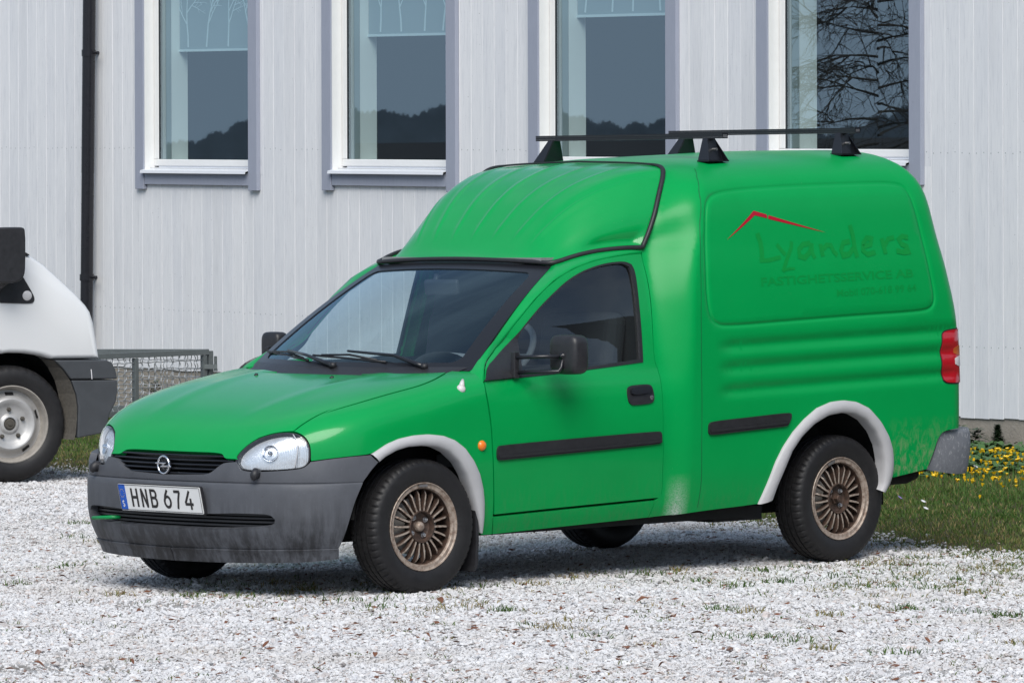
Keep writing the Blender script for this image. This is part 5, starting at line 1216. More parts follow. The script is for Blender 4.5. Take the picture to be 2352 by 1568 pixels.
# ================================================================== the white van at the left edge
wv_o = hit((30, 1107), 2, 0.0); HD = np.array([.948, -.318, 0.0]); HD /= np.linalg.norm(HD); SD = np.array([HD[1], -HD[0], 0.0])   # heading, near side
wvan = empty('parked_van', tuple(wv_o)); tag(wvan, 'white van with dark grey bumper and rusty steel wheel, its nose at the left edge', 'van')
wvan.matrix_world = Matrix(((HD[0], -SD[0], 0, wv_o[0]), (HD[1], -SD[1], 0, wv_o[1]), (0, 0, 1, 0), (0, 0, 0, 1)))    # local x forward, -y near side
def wl(v, *pts, d=.0):
    r = []
    for u in V(v, *pts):
        P = hitp(u, wv_o+SD*d, SD)-wv_o; r.append((float(P@HD), float(P[2])))
    return r
def slab(name, outline, y0, y1, mat, parent=wvan, bevel=0.0, seg=3, smooth=False):
    n = len(outline); mb = MB(); mb.add([(x, y0, z) for x, z in outline]+[(x, y1, z) for x, z in outline], [tuple(range(n)), tuple(range(2*n-1, n-1, -1))]+[(k, k+n, (k+1) % n+n, (k+1) % n) for k in range(n)])
    o = mb.build(name, mat, parent, bevel=0); bm = bmesh.new(); bm.from_mesh(o.data); bmesh.ops.recalc_face_normals(bm, faces=bm.faces); bm.to_mesh(o.data); bm.free()
    if bevel:
        m = o.modifiers.new('edge', 'BEVEL'); m.width = bevel; m.segments = seg; m.limit_method = 'ANGLE'; m.angle_limit = R(50)
        for p in o.data.polygons: p.use_smooth = True
        w = o.modifiers.new('wn', 'WEIGHTED_NORMAL')
    return o
NY = -.03; FY = 1.90; CY = (NY+FY)/2
nose = wl(11, (165, 235), (250, 290), (340, 365), (440, 450), (500, 510), (530, 550), (550, 610), (565, 690), (578, 770), (584, 813))
# body shell: rows across the width, sides gently bowed, nose rounded in plan
arch = wl(11, (290, 816), (250, 803), (210, 793), (130, 783), (50, 781), (0, 787)); arch_r = [(-2*0.0-x_-.04, z) for x_, z in arch[::-1] if x_ < -.06]
xs0 = nose[0][0]
body_out = nose+arch+[(-.30, .80), (-.36, .72), (-.42, .58), (-.44, .42), (-3.6, .42), (-3.75, .9), (-3.7, 1.85), (-3.6, 1.97), (-1.2, 1.99), (-.95, 1.95), (xs0-.12, nose[0][1]+.03)]
rows = []; ys = [(-.03, 0), (-.035, .02), (-.02, .035), (.0, .0)]
def shell(out, name, mat, inset=.06):
    o = np.array(out); c = np.array([-1.6, 1.1]); n = len(o); R0 = []
    for k, (y, s_) in enumerate(((NY+.07, 1.0), (NY+.02, 1.0), (NY, .0), )): pass
    bands = [(NY+.0, .028), (NY+.008, .012), (NY+.03, .002), (NY+.09, 0), (CY, 0), (FY-.09, 0), (FY-.03, .002), (FY-.008, .012), (FY, .028)]
    v = []; f = []
    for y, ins in bands:
        q = offset_poly(dens(o, .05), ins); m = len(q)
        for x, z in q:
            dn = max(0, x-.15); e = (abs(y-CY)/(FY-CY)); back = .22*max(0, e-.55)**2*dn*2.2
            v.append((x-back, y, z))
    for b_ in range(len(bands)-1):
        for k in range(m): a, bb_ = b_*m+k, b_*m+(k+1) % m; f.append((a, bb_, bb_+m, a+m))
    f.append(tuple(range(m-1, -1, -1))); f.append(tuple((len(bands)-1)*m+k for k in range(m)))
    mb = MB(); mb.add(v, f); return mb.build(name, mat, wvan, True, autos=R(42))
shell(body_out, 'body', M['white_van_paint'])
bo = wl(11, (292, 821), (583, 819), (612, 833), (632, 868), (642, 915), (643, 1000), (637, 1050), (603, 1118), (575, 1225), (420, 1256), (424, 1150), (425, 1080), (414, 1010), (385, 930), (340, 868))
up_ = wl(11, (292, 821), (583, 819), (612, 833), (632, 868), (642, 915), (643, 925), (384, 927), (340, 868)); dn_ = wl(11, (386, 933), (643, 931), (643, 1000), (637, 1050), (603, 1118), (575, 1225), (420, 1256), (424, 1150), (425, 1080), (414, 1010))
slab('bumper', up_, NY-.012, FY+.012, M['van_bumper'], bevel=.012); slab('bumper', dn_, NY-.010, FY+.010, M['van_bumper'], bevel=.008)
sc = wl(12, (1040, 105), (1046, 160), (1050, 220)); mb = MB(); mb.tube([(x, NY-.0125, z) for x, z in sc], .0025, 5); mb.build('scratch', M['petal_white'], wvan)
# arch liner, muddy at its front edge
lin = wl(11, (290, 822), (335, 866), (382, 930), (412, 1010), (423, 1080), (422, 1150), (415, 1235), (405, 1266)); li2 = wl(11, (250, 812), (290, 860), (330, 935), (350, 1010), (360, 1080), (362, 1150), (352, 1230), (338, 1262))
f = []; n = len(lin); mesh_obj('arch_liner', [(x, NY+.004, z) for x, z in lin]+[(x-.0, NY+.10, z) for x, z in li2], [(k, k+1, n+k+1, n+k) for k in range(n-1)], M['mud'], wvan)
lin = arch[::-1]+lin
mesh_obj('wheel_well', [(x, NY+.09, z) for x, z in lin]+[(x-.02, NY+.5, z-.0) for x, z in lin]+[(0, NY+.5, .2)], [(k, k+1, len(lin)+k+1, len(lin)+k) for k in range(len(lin)-1)]+[(len(lin)+k, len(lin)+k+1, 2*len(lin)) for k in range(len(lin)-1)], M['liner'], wvan)
mb = MB(); mb.box((-3.5, NY+.2, .25), (.45, FY-.2, .45)); mb.build('underbody', M['liner'], wvan)
# door window triangle, marker lamp, mirror
tri_ = wl(11, (60, 262), (72, 282), (120, 360), (170, 445), (182, 475), (178, 495), (160, 505), (80, 503), (-60, 500), (-60, 180)); slab('corner_panel', smooth_poly(tri_, 2).tolist(), NY-.006, NY+.03, M['black_plastic'])
lm = wl(11, (140, 460))[0]; disc('marker_lamp', np.array([lm[0], NY-.006, lm[1]]), (0, -1, .001), .028, M['clear_lens'], wvan, .008, ax=1.0)
mr = wl(11, (66, 88), (66, 300), (60, 345), (40, 375), (-10, 390), (-120, 385), (-140, 120), (-120, 80), (20, 76), (50, 78)); slab('mirror_head', smooth_poly(mr, 1).tolist(), NY-.20, NY-.09, M['black_plastic'], bevel=.02)
mb = MB(); q = wl(11, (-40, 420))[0]; mb.tube([(q[0], NY+.0, q[1]), (q[0]+.02, NY-.14, q[1]+.06)], .03, 8); mb.build('mirror_arm', M['black_plastic'], wvan, True)
cw = wl(11, (-30, 150), (66, 182), (150, 228), (155, 236), (60, 236), (-30, 236)); slab('cowl', cw, NY-.003, FY-.05, M['black_plastic'])
swn = [(-1.0, 1.12), (-.35, 1.12), (-.50, 1.35), (-.98, 1.80), (-1.3, 1.84), (-1.3, 1.12)]; slab('side_window', swn, NY-.004, NY+.002, M['side_glass'])
wsn = MB(); x0_, z0_ = xs0-.06, nose[0][1]+.10; wsn.add([(x0_+.02, NY+.15, z0_-.02), (x0_+.02, FY-.15, z0_-.02), (-.93, FY-.2, 1.93), (-.93, NY+.2, 1.93)], [(0, 1, 2, 3)]); o = wsn.build('windscreen', M['black_satin'], wvan)
# wheels
RW = .330
prof = [(.085, .214), (.092, .222), (.100, .245), (.103, .272), (.098, .300), (.090, .312), (.075, .322), (.055, .327), (.045, .329), (.043, .321), (.036, .321), (.034, .330), (.004, .330), (.003, .322), (-.003, .322), (-.004, .330), (-.075, .322), (-.098, .300), (-.1, .25), (-.085, .214)]
n = 160; v = []; f = []
for a, r in prof:
    for k in range(n):
        rr = r-(.006 if (k % 4 == 0 and a > .05 and r > .305) else 0); an = 2*math.pi*k/n; v.append((rr*math.cos(an), -a, rr*math.sin(an)))
for i_ in range(len(prof)-1):
    for k in range(n): a, b_ = i_*n+k, i_*n+(k+1) % n; f.append((a, a+n, b_+n, b_))
mb = MB(); mb.add(v, f); TY2 = sub_mesh(mb, 'tyre2', M['tyre'], True, R(40))
mb = MB(); mb.lathe([(.080, .2165), (.090, .219), (.092, .214), (.084, .208), (.070, .205), (.045, .200), (.030, .192)], 56, ax); RM2 = sub_mesh(mb, 'rim2', M['rust'])
mb = MB(); mb.lathe([(.030, .192), (.032, .178), (.052, .160), (.070, .150), (.076, .140), (.074, .128), (.058, .112), (.048, .095), (.048, .060), (.056, .052), (.062, .044), (.062, .037), (.040, .034)], 56, ax); DS2 = sub_mesh(mb, 'disc2', M['steel_wheel'])
mb = MB(); mb.lathe([(.046, .0135), (.054, .0135), (.056, .010), (.070, .0095), (.073, .007), (.073, .0005)], 6, ax); NT2 = sub_mesh(mb, 'nut2', M['mud'], True, R(25))
mb = MB(); mb.lathe([(.036, .036), (.056, .032), (.062, .026), (.062, .012), (.068, .010), (.068, .0005)], 12, ax); HB2 = sub_mesh(mb, 'hub2', M['mud'], True, R(25))
mb = MB(); mb.obox((.1715, -.0445, 0), (.007, .009, 0), (.001, -.001, 0), (0, 0, .024)); SL2 = sub_mesh(mb, 'slot2', M['void'], False)
for wx in (0.0, -2.85):
    wh = empty('wheel', (wx, .10, RW-.004), wvan); inst('tyre', TY2, wh); inst('rim', RM2, wh); inst('wheel_disc', DS2, wh); inst('hub', HB2, wh)
    for k in range(5): an = .35+k*2*math.pi/5; inst('wheel_nut', NT2, wh, loc=(.082*math.cos(an), 0, .082*math.sin(an)))
    for k in range(5): inst('slot', SL2, wh, rot=(0, .95+k*2*math.pi/5, 0))

# ================================================================== ground
T_edge = Tab((-9, 3.4), (-3, 3.25), (-1.2, 3.18), (-.6, 3.25), (.5, 3.75), (1.6, 4.2), (3.5, 4.6), (6, 4.95), (8, 5.35), (10, 5.8), (16, 6.4), (30, 7))
def nz(x, y, s, seed=0):
    r = np.random.default_rng(seed); o = 0*x
    for k in range(5):
        a = r.uniform(0, 6.28, 2); f_ = s*1.7**k; d = r.uniform(0, 6.28); o = o+np.sin(f_*(x*math.cos(d)+y*math.sin(d))+a[0])*np.sin(f_*(-x*math.sin(d)+y*math.cos(d))*.9+a[1])/1.35**k
    return o/2.2
def gz(x, y): return .010*nz(x, y, 1.3, 3)+.004*nz(x, y, 5, 4)-.006
# base sheet: graded grid out to the horizon
g = np.unique(np.concatenate([-np.geomspace(25, 1500, 14), np.arange(-12, 20.01, .12), np.geomspace(24, 1500, 14)]))
XX, YY = np.meshgrid(g, g, indexing='ij'); ZZ = np.where((np.abs(XX) < 21) & (np.abs(YY) < 21), gz(XX, YY), -.02); n = len(g)
idx = np.arange(n*n).reshape(n, n); fa = np.stack([idx[:-1, :-1], idx[1:, :-1], idx[1:, 1:], idx[:-1, 1:]], -1).reshape(-1, 4)
cen = (XX[:-1, :-1]+.06).ravel(); ceny = (YY[:-1, :-1]+.06).ravel()
ground = mesh_obj('ground', np.stack([XX.ravel(), YY.ravel(), ZZ.ravel()], 1), fa, None, None, True, mats=[M['gravel'], M['soil']], mi=(cen > T_edge(np.clip(ceny, -9, 30))+.05).astype(int))
tag(ground, kind='structure')
def in_view(x, y, z=0.0, mx=260, my=120):
    q = proj(np.stack([x, y, x*0+z], -1)); return (q[..., 0] > -mx) & (q[..., 0] < 2352+mx) & (q[..., 1] < 1568+my)
# gravel stones
N = 1750000
x = RNG.uniform(-5.2, 9, N); y = RNG.uniform(-7.5, 14, N); e = T_edge(y)
m = in_view(x, y) & (x < e+.6); x, y, e = x[m], y[m], e[m]
pr_ = np.where(x < e-.15, 1.0, np.clip(.55-(x-e)*1.4, 0.01, 1)); bare = nz(x, y, 2.2, 9); pr_ = pr_*np.where(bare > .62, .45, np.where(bare > .45, .75, 1))
dist = np.hypot(x-CAM[0], y-CAM[1]); pr_ = pr_*np.clip((24/dist)**2, .3, 1)
k = RNG.random(len(x)) < pr_*.95; x, y = x[k], y[k]
sc_ = np.clip(RNG.lognormal(math.log(.0052), .38, len(x)), .0028, .017); zz_ = gz(x, y)+sc_*RNG.uniform(-.1, .55, len(x))
print('stones', len(x))
me = bpy.data.meshes.new('gravel_stones'); me.from_pydata(np.stack([x, y, zz_], 1).tolist(), [], [])
at = me.attributes.new('size', 'FLOAT', 'POINT'); at.data.foreach_set('value', sc_.astype(np.float32))
me.materials.append(M['stone']); gs = link(bpy.data.objects.new('gravel', me)); tag(gs, 'loose white crushed gravel covering the yard', 'gravel', kind='stuff')
ng = bpy.data.node_groups.new('scatter', 'GeometryNodeTree'); ng.interface.new_socket('Geometry', in_out='INPUT', socket_type='NodeSocketGeometry'); ng.interface.new_socket('Geometry', in_out='OUTPUT', socket_type='NodeSocketGeometry')
def gn(t, **kw):
    q = ng.nodes.new(t)
    for a, b in kw.items(): setattr(q, a, b)
    return q
gi = gn('NodeGroupInput'); go = gn('NodeGroupOutput'); jn = gn('GeometryNodeJoinGeometry')
for k in range(5):
    ic_ = gn('GeometryNodeMeshIcoSphere'); ic_.inputs['Subdivisions'].default_value = 1 if k < 3 else 2; ic_.inputs['Radius'].default_value = 1.0
    sp_ = gn('GeometryNodeSetPosition'); rv = gn('FunctionNodeRandomValue', data_type='FLOAT_VECTOR'); rv.inputs[0].default_value = (-.34,)*3; rv.inputs[1].default_value = (.34,)*3; rv.inputs['Seed'].default_value = 11+k
    ng.links.new(ic_.outputs[0], sp_.inputs[0]); ng.links.new(rv.outputs[0], sp_.inputs['Offset'])
    smt = gn('GeometryNodeSetMaterial'); smt.inputs['Material'].default_value = M['stone']; ng.links.new(sp_.outputs[0], smt.inputs[0])
    tg_ = gn('GeometryNodeGeometryToInstance'); ng.links.new(smt.outputs[0], tg_.inputs[0]); ng.links.new(tg_.outputs[0], jn.inputs[0])
ip = gn('GeometryNodeInstanceOnPoints'); ip.inputs['Pick Instance'].default_value = True
ri = gn('FunctionNodeRandomValue', data_type='INT'); ri.inputs[4].default_value = 0; ri.inputs[5].default_value = 4
rr_ = gn('FunctionNodeRandomValue', data_type='FLOAT_VECTOR'); rr_.inputs[0].default_value = (-.5, -.5, 0); rr_.inputs[1].default_value = (.5, .5, 6.28); rr_.inputs['Seed'].default_value = 5
rs_ = gn('FunctionNodeRandomValue', data_type='FLOAT_VECTOR'); rs_.inputs[0].default_value = (.75, .65, .45); rs_.inputs[1].default_value = (1.45, 1.1, .85); rs_.inputs['Seed'].default_value = 8
na = gn('GeometryNodeInputNamedAttribute', data_type='FLOAT'); na.inputs[0].default_value = 'size'
vm = gn('ShaderNodeVectorMath', operation='SCALE'); ng.links.new(rs_.outputs[0], vm.inputs[0]); ng.links.new(na.outputs[0], vm.inputs[3])
ng.links.new(gi.outputs[0], ip.inputs['Points']); ng.links.new(jn.outputs[0], ip.inputs['Instance']); ng.links.new(ri.outputs[2], ip.inputs['Instance Index']); ng.links.new(rr_.outputs[0], ip.inputs['Rotation']); ng.links.new(vm.outputs[0], ip.inputs['Scale'])
ng.links.new(ip.outputs[0], go.inputs[0]); md = gs.modifiers.new('scatter', 'NODES'); md.node_group = ng
# grass
def blades(name, x, y, h, hue, lean=.5, w=.0022, label=None, cat=None):
    n = len(x); a = RNG.uniform(0, 6.28, n); l = RNG.uniform(.1, 1, n)*lean*h; dx, dy = np.cos(a), np.sin(a); b = RNG.uniform(0, 6.28, n); wx_, wy_ = np.cos(b)*w, np.sin(b)*w; z0 = gz(x, y)-.004
    P = np.empty((n, 5, 3)); P[:, 0] = np.stack([x-wx_, y-wy_, z0], 1); P[:, 1] = np.stack([x+wx_, y+wy_, z0], 1)
    P[:, 2] = np.stack([x-wx_*.8+dx*l*.35, y-wy_*.8+dy*l*.35, z0+h*.6], 1); P[:, 3] = np.stack([x+wx_*.8+dx*l*.35, y+wy_*.8+dy*l*.35, z0+h*.6], 1); P[:, 4] = np.stack([x+dx*l, y+dy*l, z0+h*(1-.25*RNG.random(n))], 1)
    o = np.arange(n)[:, None]*5; F = np.concatenate([o+[0, 1, 3], o+[0, 3, 2], o+[2, 3, 4]], 1).reshape(-1, 3)
    me = bpy.data.meshes.new(name); me.vertices.add(n*5); me.vertices.foreach_set('co', P.ravel()); me.loops.add(F.size); me.loops.foreach_set('vertex_index', F.ravel().astype(np.int32)); me.polygons.add(len(F)); me.polygons.foreach_set('loop_start', (np.arange(len(F))*3).astype(np.int32)); me.update(calc_edges=True)
    at = me.attributes.new('hue', 'FLOAT', 'POINT'); at.data.foreach_set('value', np.repeat(np.clip(hue, 0, 1), 5).astype(np.float32)); me.materials.append(M['grass']); o_ = link(bpy.data.objects.new(name, me)); tag(o_, label, cat, kind='stuff'); return o_
N = 900000; x = RNG.uniform(2.6, 12, N); y = RNG.uniform(-6, 15, N); e = T_edge(y); m = in_view(x, y, 0, 260) & (x > e-.45) & (x < 10.15+.12*(y-5.13)); x, y, e = x[m], y[m], e[m]
dens_ = np.clip((x-e+.45)/.9, 0, 1)**1.5; patch = nz(x, y, 1.4, 21); dens_ *= np.where(patch < -.55, .45, 1.0); dist = np.hypot(x-CAM[0], y-CAM[1]); dens_ *= np.clip((28/dist)**2, .25, 1)
k = RNG.random(len(x)) < dens_*.62; x, y, e = x[k], y[k], e[k]
inn_ = np.clip((x-e)/2.5, 0, 1); h = RNG.uniform(.010, .030, len(x))*(1+.9*inn_*RNG.random(len(x)))*(1+.25*nz(x, y, 2.5, 5)); hue = .28+.22*nz(x, y, 2.2, 31)+.13*nz(x, y, 7, 32)+.34*(1-np.clip((x-e)/1.5, 0, 1))+RNG.normal(0, .19, len(x)); hue = np.where(RNG.random(len(x)) < .10, RNG.uniform(.7, 1, len(x)), hue)
print('blades', len(x)); blades('grass', x, y, h, hue, 1.0, .0026, 'patchy green lawn between the gravel and the wall', 'grass')
# sparse tufts in the gravel
cx_l = []; spots = [(440, 1368), (545, 1372), (700, 1352), (760, 1380), (860, 1395), (880, 1378), (640, 1340), (480, 1345), (265, 1365), (1000, 1400), (1090, 1392), (1160, 1402), (150, 1300), (230, 1245), (170, 1235), (40, 1340), (180, 1200), (1310, 1330), (1480, 1320), (1560, 1310), (1610, 1335), (1690, 1345), (1210, 1345), (1130, 1350), (1750, 1310), (1850, 1300), (1790, 1335), (1960, 1345), (1990, 1340), (2060, 1345), (2120, 1320), (2200, 1330), (2280, 1340), (2300, 1310), (2240, 1360), (2330, 1300), (2150, 1350), (2080, 1330), (1930, 1325), (2010, 1395), (2080, 1395), (1900, 1410), (2230, 1400), (2310, 1410), (1650, 1395), (1730, 1400), (1210, 1437), (1320, 1425), (1680, 1465), (1760, 1468), (1840, 1478), (1890, 1495), (2050, 1500), (2330, 1480), (1380, 1460), (1260, 1440)]
TX, TY_, TH, TU = [], [], [], []
for u in spots:
    P = hit(u, 2, 0.0); r = random.uniform(.05, .14); k = int(random.uniform(25, 70)); dry = random.random()
    TX.append(P[0]+RNG.normal(0, r*.5, k)); TY_.append(P[1]+RNG.normal(0, r*.5, k)); TH.append(RNG.uniform(.012, .045, k)); TU.append(np.clip((.25 if dry < .55 else .85)+RNG.normal(0, .15, k), 0, 1))
for _ in range(260):
    u = (random.uniform(-100, 2450), random.choice((random.uniform(1300, 1568), random.uniform(1250, 1450)))); P = hit(u, 2, 0.0)
    if P[0] > T_edge(P[1])-.1: continue
    k = int(random.uniform(5, 18)); TX.append(P[0]+RNG.normal(0, .03, k)); TY_.append(P[1]+RNG.normal(0, .03, k)); TH.append(RNG.uniform(.008, .028, k)); TU.append(np.clip(RNG.uniform(.15, 1)+RNG.normal(0, .1, k), 0, 1))
for k_ in range(150):
    u = (random.uniform(420, 1120), random.gauss(1362, 14)) if k_ < 60 else (random.uniform(1880, 2420), random.uniform(1292, 1370)) if k_ < 130 else (random.uniform(1300, 1900), random.uniform(1305, 1340)); P = hit(u, 2, 0.0); k = int(random.uniform(8, 30)); TX.append(P[0]+RNG.normal(0, .05, k)); TY_.append(P[1]+RNG.normal(0, .05, k)); TH.append(RNG.uniform(.008, .030, k)); TU.append(np.clip(random.choice((.25, .6, .9))+RNG.normal(0, .12, k), 0, 1))
for _ in range(70):
    x0 = random.uniform(2.2, 3.3); y0 = random.uniform(-2.2, -.8); k = int(random.uniform(12, 40)); TX.append(x0+RNG.normal(0, .05, k)); TY_.append(y0+RNG.normal(0, .05, k)); TH.append(RNG.uniform(.010, .035, k)); TU.append(np.clip(RNG.uniform(.15, .9)+RNG.normal(0, .12, k), 0, 1))
blades('grass_tufts', np.concatenate(TX), np.concatenate(TY_), np.concatenate(TH), np.concatenate(TU), 1.5, .0024, 'sparse green and dry grass tufts growing through the gravel', 'grass')
# leafy ground cover under the flowers
N = 26000; t_ = RNG.uniform(-2.2, 1.6, N); d_ = RNG.uniform(.2, 4.6, N); P = WO+WH*t_[:, None]+WN*d_[:, None]; keep = RNG.random(N) < np.clip(1.2-d_/4.0, 0, 1)*.7; P = P[keep]
rnd = np.random.default_rng(3); V_ = []; F_ = []
for q in P:
    h_ = rnd.uniform(.015, .075); r = rnd.uniform(.010, .022); a = rnd.uniform(0, 6.28); tx, ty = rnd.normal(0, .35, 2); o = len(V_)
    for k in range(6): an = a+k*math.pi/3; dx, dy = r*math.cos(an), r*math.sin(an); V_.append((q[0]+dx, q[1]+dy, h_+dx*tx+dy*ty))
    F_.append(tuple(range(o, o+6)))
gc = mesh_obj('ground_cover', V_, F_, M['leaf_green']); tag(gc, 'low glossy round-leaved ground cover under the yellow flowers', 'plants', kind='stuff')
# yellow flowers, each its own plant
def flower_meshes():
    r = []
    for sd in range(4):
        rn = random.Random(sd); mb = MB(); n = 8; op = (.3, .45, .6, .85)[sd]
        for k in range(n):
            a = 2*math.pi*k/n+rn.uniform(-.1, .1); ca, sa = math.cos(a), math.sin(a); w = .0045
            mb.add([(0, 0, 0), (ca*.010*op-sa*w, sa*.010*op+ca*w, .011), (ca*.018*op, sa*.018*op, .019-.006*op), (ca*.010*op+sa*w, sa*.010*op-ca*w, .011)], [(0, 1, 2, 3)])
        o = mb.build('petals', M['petal_yellow']); pm = o.data; bpy.data.objects.remove(o)
        r.append(pm)
    mb = MB(); mb.tube([(0, 0, -.09), (.004, .002, -.04), (0, 0, .002)], .0013, 5); o = mb.build('stem', M['stem']); sm = o.data; bpy.data.objects.remove(o); return r, sm
FM, SMh = flower_meshes()
fr = random.Random(12); pix = []
while len(pix) < 215:
    u = (fr.uniform(2050, 2430), 1033+90*fr.random()**1.35)
    if u[0] < 2230 and u[1] < 1033+(2230-u[0])*.42: continue
    if u[1] > 1085+(u[0]-2050)*.12+fr.random()*12: continue
    pix.append(u)
pix += [(2105, 1082), (2090, 1095), (2075, 1100), (2160, 1075), (2250, 1145), (2335, 1120), (2140, 1090), (2128, 1098)]
for u in pix:
    hz_ = fr.uniform(.05, .105); P = hit(u, 2, hz_); fl_ = empty('yellow_flower', (P[0], P[1], hz_)); tag(fl_, 'small yellow star-shaped flower in the grass by the wall', 'flower', 'yellow flowers behind the green van')
    pe = inst('petals', fr.choice(FM), fl_, rot=(fr.uniform(-.3, .3), fr.uniform(-.3, .3), fr.uniform(0, 6))); s_ = fr.uniform(1.0, 1.45); pe.scale = (s_,)*3; inst('stem', SMh, fl_)
mb = MB()
for k in range(11):
    a = 2*math.pi*k/11; ca, sa = math.cos(a), math.sin(a); mb.add([(0, 0, .002), (ca*.008-sa*.003, sa*.008+ca*.003, .004), (ca*.017, sa*.017, .006), (ca*.008+sa*.003, sa*.008-ca*.003, .004)], [(0, 1, 2, 3)])
o = mb.build('petals', M['petal_white']); DM = o.data; bpy.data.objects.remove(o)
for u in ((2120, 1152), (2126, 1168), (2050, 1108), (225, 1055), (232, 1063), (268, 1060), (1998, 1200), (2240, 1072)):
    P = hit(u, 2, .04); fl_ = empty('white_flower', (P[0], P[1], .04)); tag(fl_, 'tiny white daisy in the lawn', 'flower', 'daisies in the lawn'); pe = inst('petals', DM, fl_, rot=(.3, -.4, 1)); inst('stem', SMh, fl_)
P = hit((2066, 1143), 2, .04); fl_ = empty('violet_flower', (P[0], P[1], .04)); tag(fl_, 'single small violet flower in the lawn behind the rear wheel', 'flower'); pe = inst('petals', bpy.data.meshes.new_from_object(pe), fl_, rot=(.5, -.4, 1)); pe.data.materials.clear(); pe.data.materials.append(M['petal_violet']); inst('stem', SMh, fl_)
# fallen leaves on the gravel
lm_ = []
for sd in range(3):
    rn = random.Random(40+sd); mb = MB(); pr = []; n = 7
    for k in range(n):
        s = k/(n-1); w = .018*math.sin(math.pi*min(1, s*.95+.03))**.8; c = .010*math.sin(s*3+sd)+.006; pr.append((s*.06-.03, w, c))
    v = [(x, w, z+w*.5) for x, w, z in pr]+[(x, 0, z) for x, w, z in pr]+[(x, -w, z+w*.5*rn.uniform(.3, 1)) for x, w, z in pr]; mb.add(v, [(k, k+1, n+k+1, n+k) for k in range(n-1)]+[(n+k, n+k+1, 2*n+k+1, 2*n+k) for k in range(n-1)])
    o = mb.build('fallen_leaf', M['dead_leaf'], None, True); lm_.append(o.data); bpy.data.objects.remove(o)
lf = [(2010, 1335), (1205, 1345), (2080, 1395), (1420, 1378), (1475, 1376), (1090, 1440), (860, 1500), (500, 1312), (145, 1325), (790, 1412), (320, 1405), (640, 1450), (1360, 1402), (1600, 1455), (1930, 1455), (1290, 1395), (560, 1510), (300, 1518), (1640, 1380), (2200, 1442), (1760, 1500), (1520, 1525), (1010, 1380), (2250, 1540), (90, 1525), (400, 1440), (1835, 1372), (1180, 1478), (730, 1535), (980, 1455), (1440, 1440), (2130, 1470), (610, 1475), (880, 1425), (1550, 1415)]
for u in lf:
    P = hit(u, 2, .012); o = bpy.data.objects.new('fallen_leaf', random.choice(lm_)); o.location = (P[0], P[1], gz(P[0], P[1])+.012); o.rotation_euler = (random.uniform(-.4, .4), random.uniform(-.4, .4), random.uniform(0, 6.28)); s_ = random.uniform(.35, .9); o.scale = (s_, s_*random.uniform(.5, 1), s_); link(o); tag(o, 'brown dead leaf lying on the white gravel', 'leaf', 'dead leaves on the gravel')
# fine leaf litter and twigs among the stones
rn_ = np.random.default_rng(77); V_ = []; F_ = []
while len(F_) < 1500:
    u = (rn_.uniform(-200, 2550), rn_.uniform(1200, 1600)); P = hit(u, 2, 0.0)
    if P[0] > T_edge(P[1]) or nz(P[0], P[1], 1.7, 50) < rn_.uniform(-.9, .5): continue
    a = rn_.uniform(0, 6.28); L = rn_.uniform(.006, .022); w = L*rn_.uniform(.12, .6); z = gz(P[0], P[1])+.011; ca, sa = math.cos(a), math.sin(a); o = len(V_)
    for i_, j_ in ((-1, 0), (0, 1), (1, .2), (0, -1)): V_.append((P[0]+ca*i_*L-sa*j_*w, P[1]+sa*i_*L+ca*j_*w, z+rn_.uniform(-.002, .008)))
    F_.append((o, o+1, o+2, o+3))
tag(mesh_obj('leaf_litter', V_, F_, M['dead_leaf']), 'fine brown leaf litter scattered over the gravel', 'leaf litter', kind='stuff')
# young spruce and weeds at the foot of the wall
def weed(name, u, h_, r, mat, label, cat, n=220, spruce=False):
    t0_, w0_ = wt(u, .18); P = wP(t0_, 0, .18); e = empty(name, (P[0], P[1], 0)); tag(e, label, cat); rn = np.random.default_rng(int(u[0])); mb = MB(); mb.tube([(0, 0, -.02), (0, 0, h_*.9)], .006, 6, rad=[.007, .002]); mb.build('stem', M['bark'], e); V_ = []; F_ = []
    for _ in range(n):
        z = rn.uniform(.05, 1)*h_; rr = r*((1-z/h_)*.9+.12 if spruce else math.sin(min(1, z/h_+.15)*2.6)*.9+.1); a = rn.uniform(0, 6.28); q = rn.uniform(.15, 1)*rr; x, y = q*math.cos(a), q*math.sin(a); L = .022 if spruce else .03; tz = rn.uniform(-.3, .4); o = len(V_); dx, dy = math.cos(a), math.sin(a); w = .006 if spruce else .012
        V_ += [(x-dy*w, y+dx*w, z), (x+dx*L, y+dy*L, z+tz*L), (x+dy*w, y-dx*w, z), (x-dx*L*.5, y-dy*L*.5, z-tz*L*.4)]; F_.append((o, o+1, o+2, o+3))
    mesh_obj('foliage', V_, F_, mat, e)
weed('spruce_seedling', (2292, 1022), .17, .07, M['leaf_dark'], 'small dark spruce seedling against the foundation wall', 'tree', 1500, True)
weed('leafy_weed', (2240, 1028), .14, .10, M['leaf_dark'], 'dark leafy weed left of the spruce seedling', 'plant'); weed('grassy_weed', (2205, 1022), .16, .07, M['leaf_green'], 'grassy weed beside the rear bumper at the wall foot', 'plant', 120)
weed('leafy_weed', (355, 900), .22, .16, M['leaf_dark'], 'dark leafy weed behind the wire mesh cage', 'plant', 260)

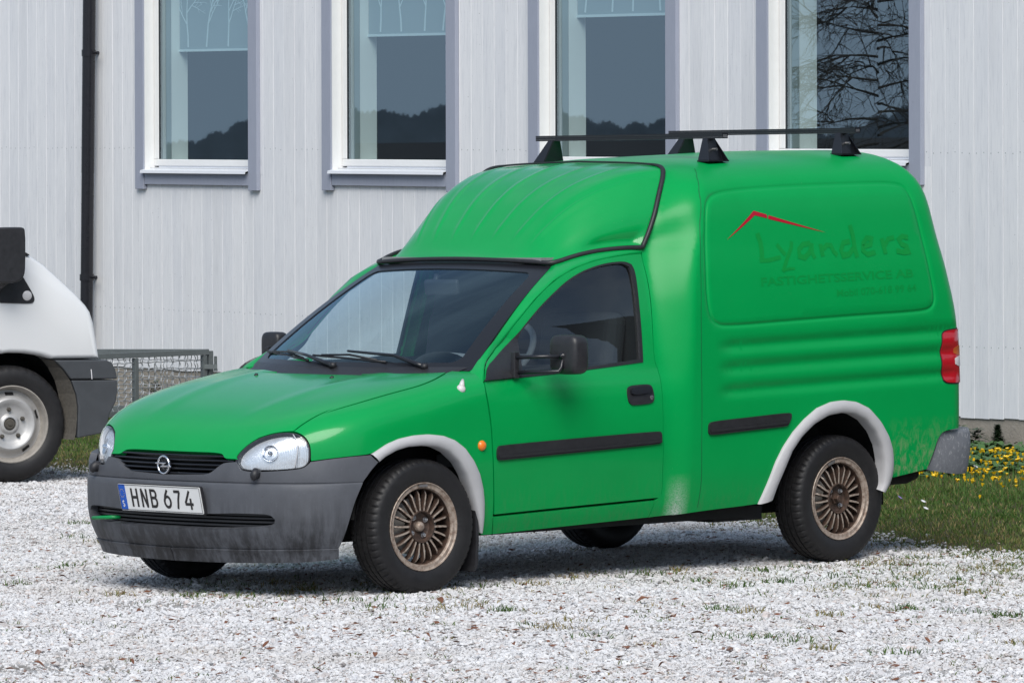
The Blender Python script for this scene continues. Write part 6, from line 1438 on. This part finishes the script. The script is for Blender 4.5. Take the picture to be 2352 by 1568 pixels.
# ================================================================== what the panes mirror: the other side of the yard
hs_ = empty('tiled_house', (7.6, -11.6, 0)); tag(hs_, 'dark tile-roofed house across the yard, mirrored in the van door window', 'house')
hs_.rotation_euler = (0, 0, .35)
mb = MB(); mb.box((-6, -3.5, -.1), (6, 3.5, 2.9)); mb.build('wall', M['house_wall'], hs_)
for s_ in (-1, 1):
    mb = MB(); mb.add([(-6.5, s_*4.1, 2.6), (6.5, s_*4.1, 2.6), (6.5, 0, 5.35), (-6.5, 0, 5.35), (-6.5, s_*4.1, 2.72), (6.5, s_*4.1, 2.72), (6.5, 0, 5.47), (-6.5, 0, 5.47)], [(0, 1, 2, 3), (7, 6, 5, 4), (0, 4, 5, 1), (1, 5, 6, 2), (3, 2, 6, 7), (0, 3, 7, 4)]); mb.build('roof', M['roof_tile'], hs_)
# wooded ridge far behind
rn = np.random.default_rng(8); V_ = []; F_ = []
A = np.linspace(R(85), R(150), 3600)
for i_, a in enumerate(A):
    d = 170; x, y = 9+d*math.cos(a), 8+d*math.sin(a); h_ = 3.6+1.2*math.sin(a*9)+.9*math.sin(a*31+1)+.35*math.sin(a*140)+.22*abs(math.sin(a*420+2*math.sin(a*90)))+rn.uniform(0, .18); V_ += [(x, y, -1), (x, y, h_), (x+8*math.cos(a), y+8*math.sin(a), h_*.9), (x+8*math.cos(a), y+8*math.sin(a), -1)]
for i_ in range(len(A)-1):
    for k in range(3): o = i_*4+k; F_.append((o, o+1, o+5, o+4))
rg_ = mesh_obj('wooded_ridge', V_, F_, M['hazy_forest']); tag(rg_, 'far wooded ridge mirrored in the window panes', 'hill', kind='structure')
sh = empty('dark_shed', (-14.5, 42, 0)); tag(sh, 'long dark shed mirrored low in the window panes', 'shed'); sh.rotation_euler = (0, 0, .55)
mb = MB(); mb.box((-9, -2, -.1), (9, 2, 1.65)); mb.build('wall', M['roof_tile'], sh)
mb = MB(); mb.add([(-9.5, -2.4, 1.55), (9.5, -2.4, 1.55), (9.5, 0, 2.15), (-9.5, 0, 2.15), (9.5, 2.4, 1.55), (-9.5, 2.4, 1.55)], [(0, 1, 2, 3), (3, 2, 4, 5), (0, 3, 5), (1, 4, 2)]); mb.build('roof', M['roof_tile'], sh)
# bare tree mirrored in the right-hand window
tr = empty('bare_tree', (6.0, 12.95, 0)); tag(tr, 'bare spreading tree mirrored in the right-hand window', 'tree'); rn = random.Random(4); mb = MB(); mt = MB(); mt.tube([(0, 0, -.1), (.05, 0, .9), (0, .05, 1.7)], .12, 10, rad=[.11, .08, .05])
def grow(p, d, L, r, lv):
    q = p; pts = [p]
    for k in range(4): d = d+np.array([rn.gauss(0, .16), rn.gauss(0, .16), rn.gauss(0, .12)-.02*lv]); d = d/np.linalg.norm(d); q = q+d*L/4; pts.append(q)
    mb.tube(pts, r, 4 if lv > 1 else 6, cap=False, rad=[r, r*.85, r*.65, r*.42, r*.15])
    if lv < 5:
        for k in range(4 if lv < 3 else 3):
            e = d+np.array([rn.gauss(0, .55), rn.gauss(0, .55), rn.gauss(0, .35)]); e /= np.linalg.norm(e); grow(pts[rn.choice((2, 3, 4))], e, L*rn.uniform(.55, .85), r*.62, lv+1)
for k in range(34):
    a = k*2.3; grow(np.array([0, .03, 1.25+.06*k]), np.array([math.cos(a), math.sin(a), .15]), .46, .012, 1)
mt.build('trunk', M['bark'], tr, True); cr = mb.build('crown', M['bark'], tr); cr['kind'] = 'stuff'
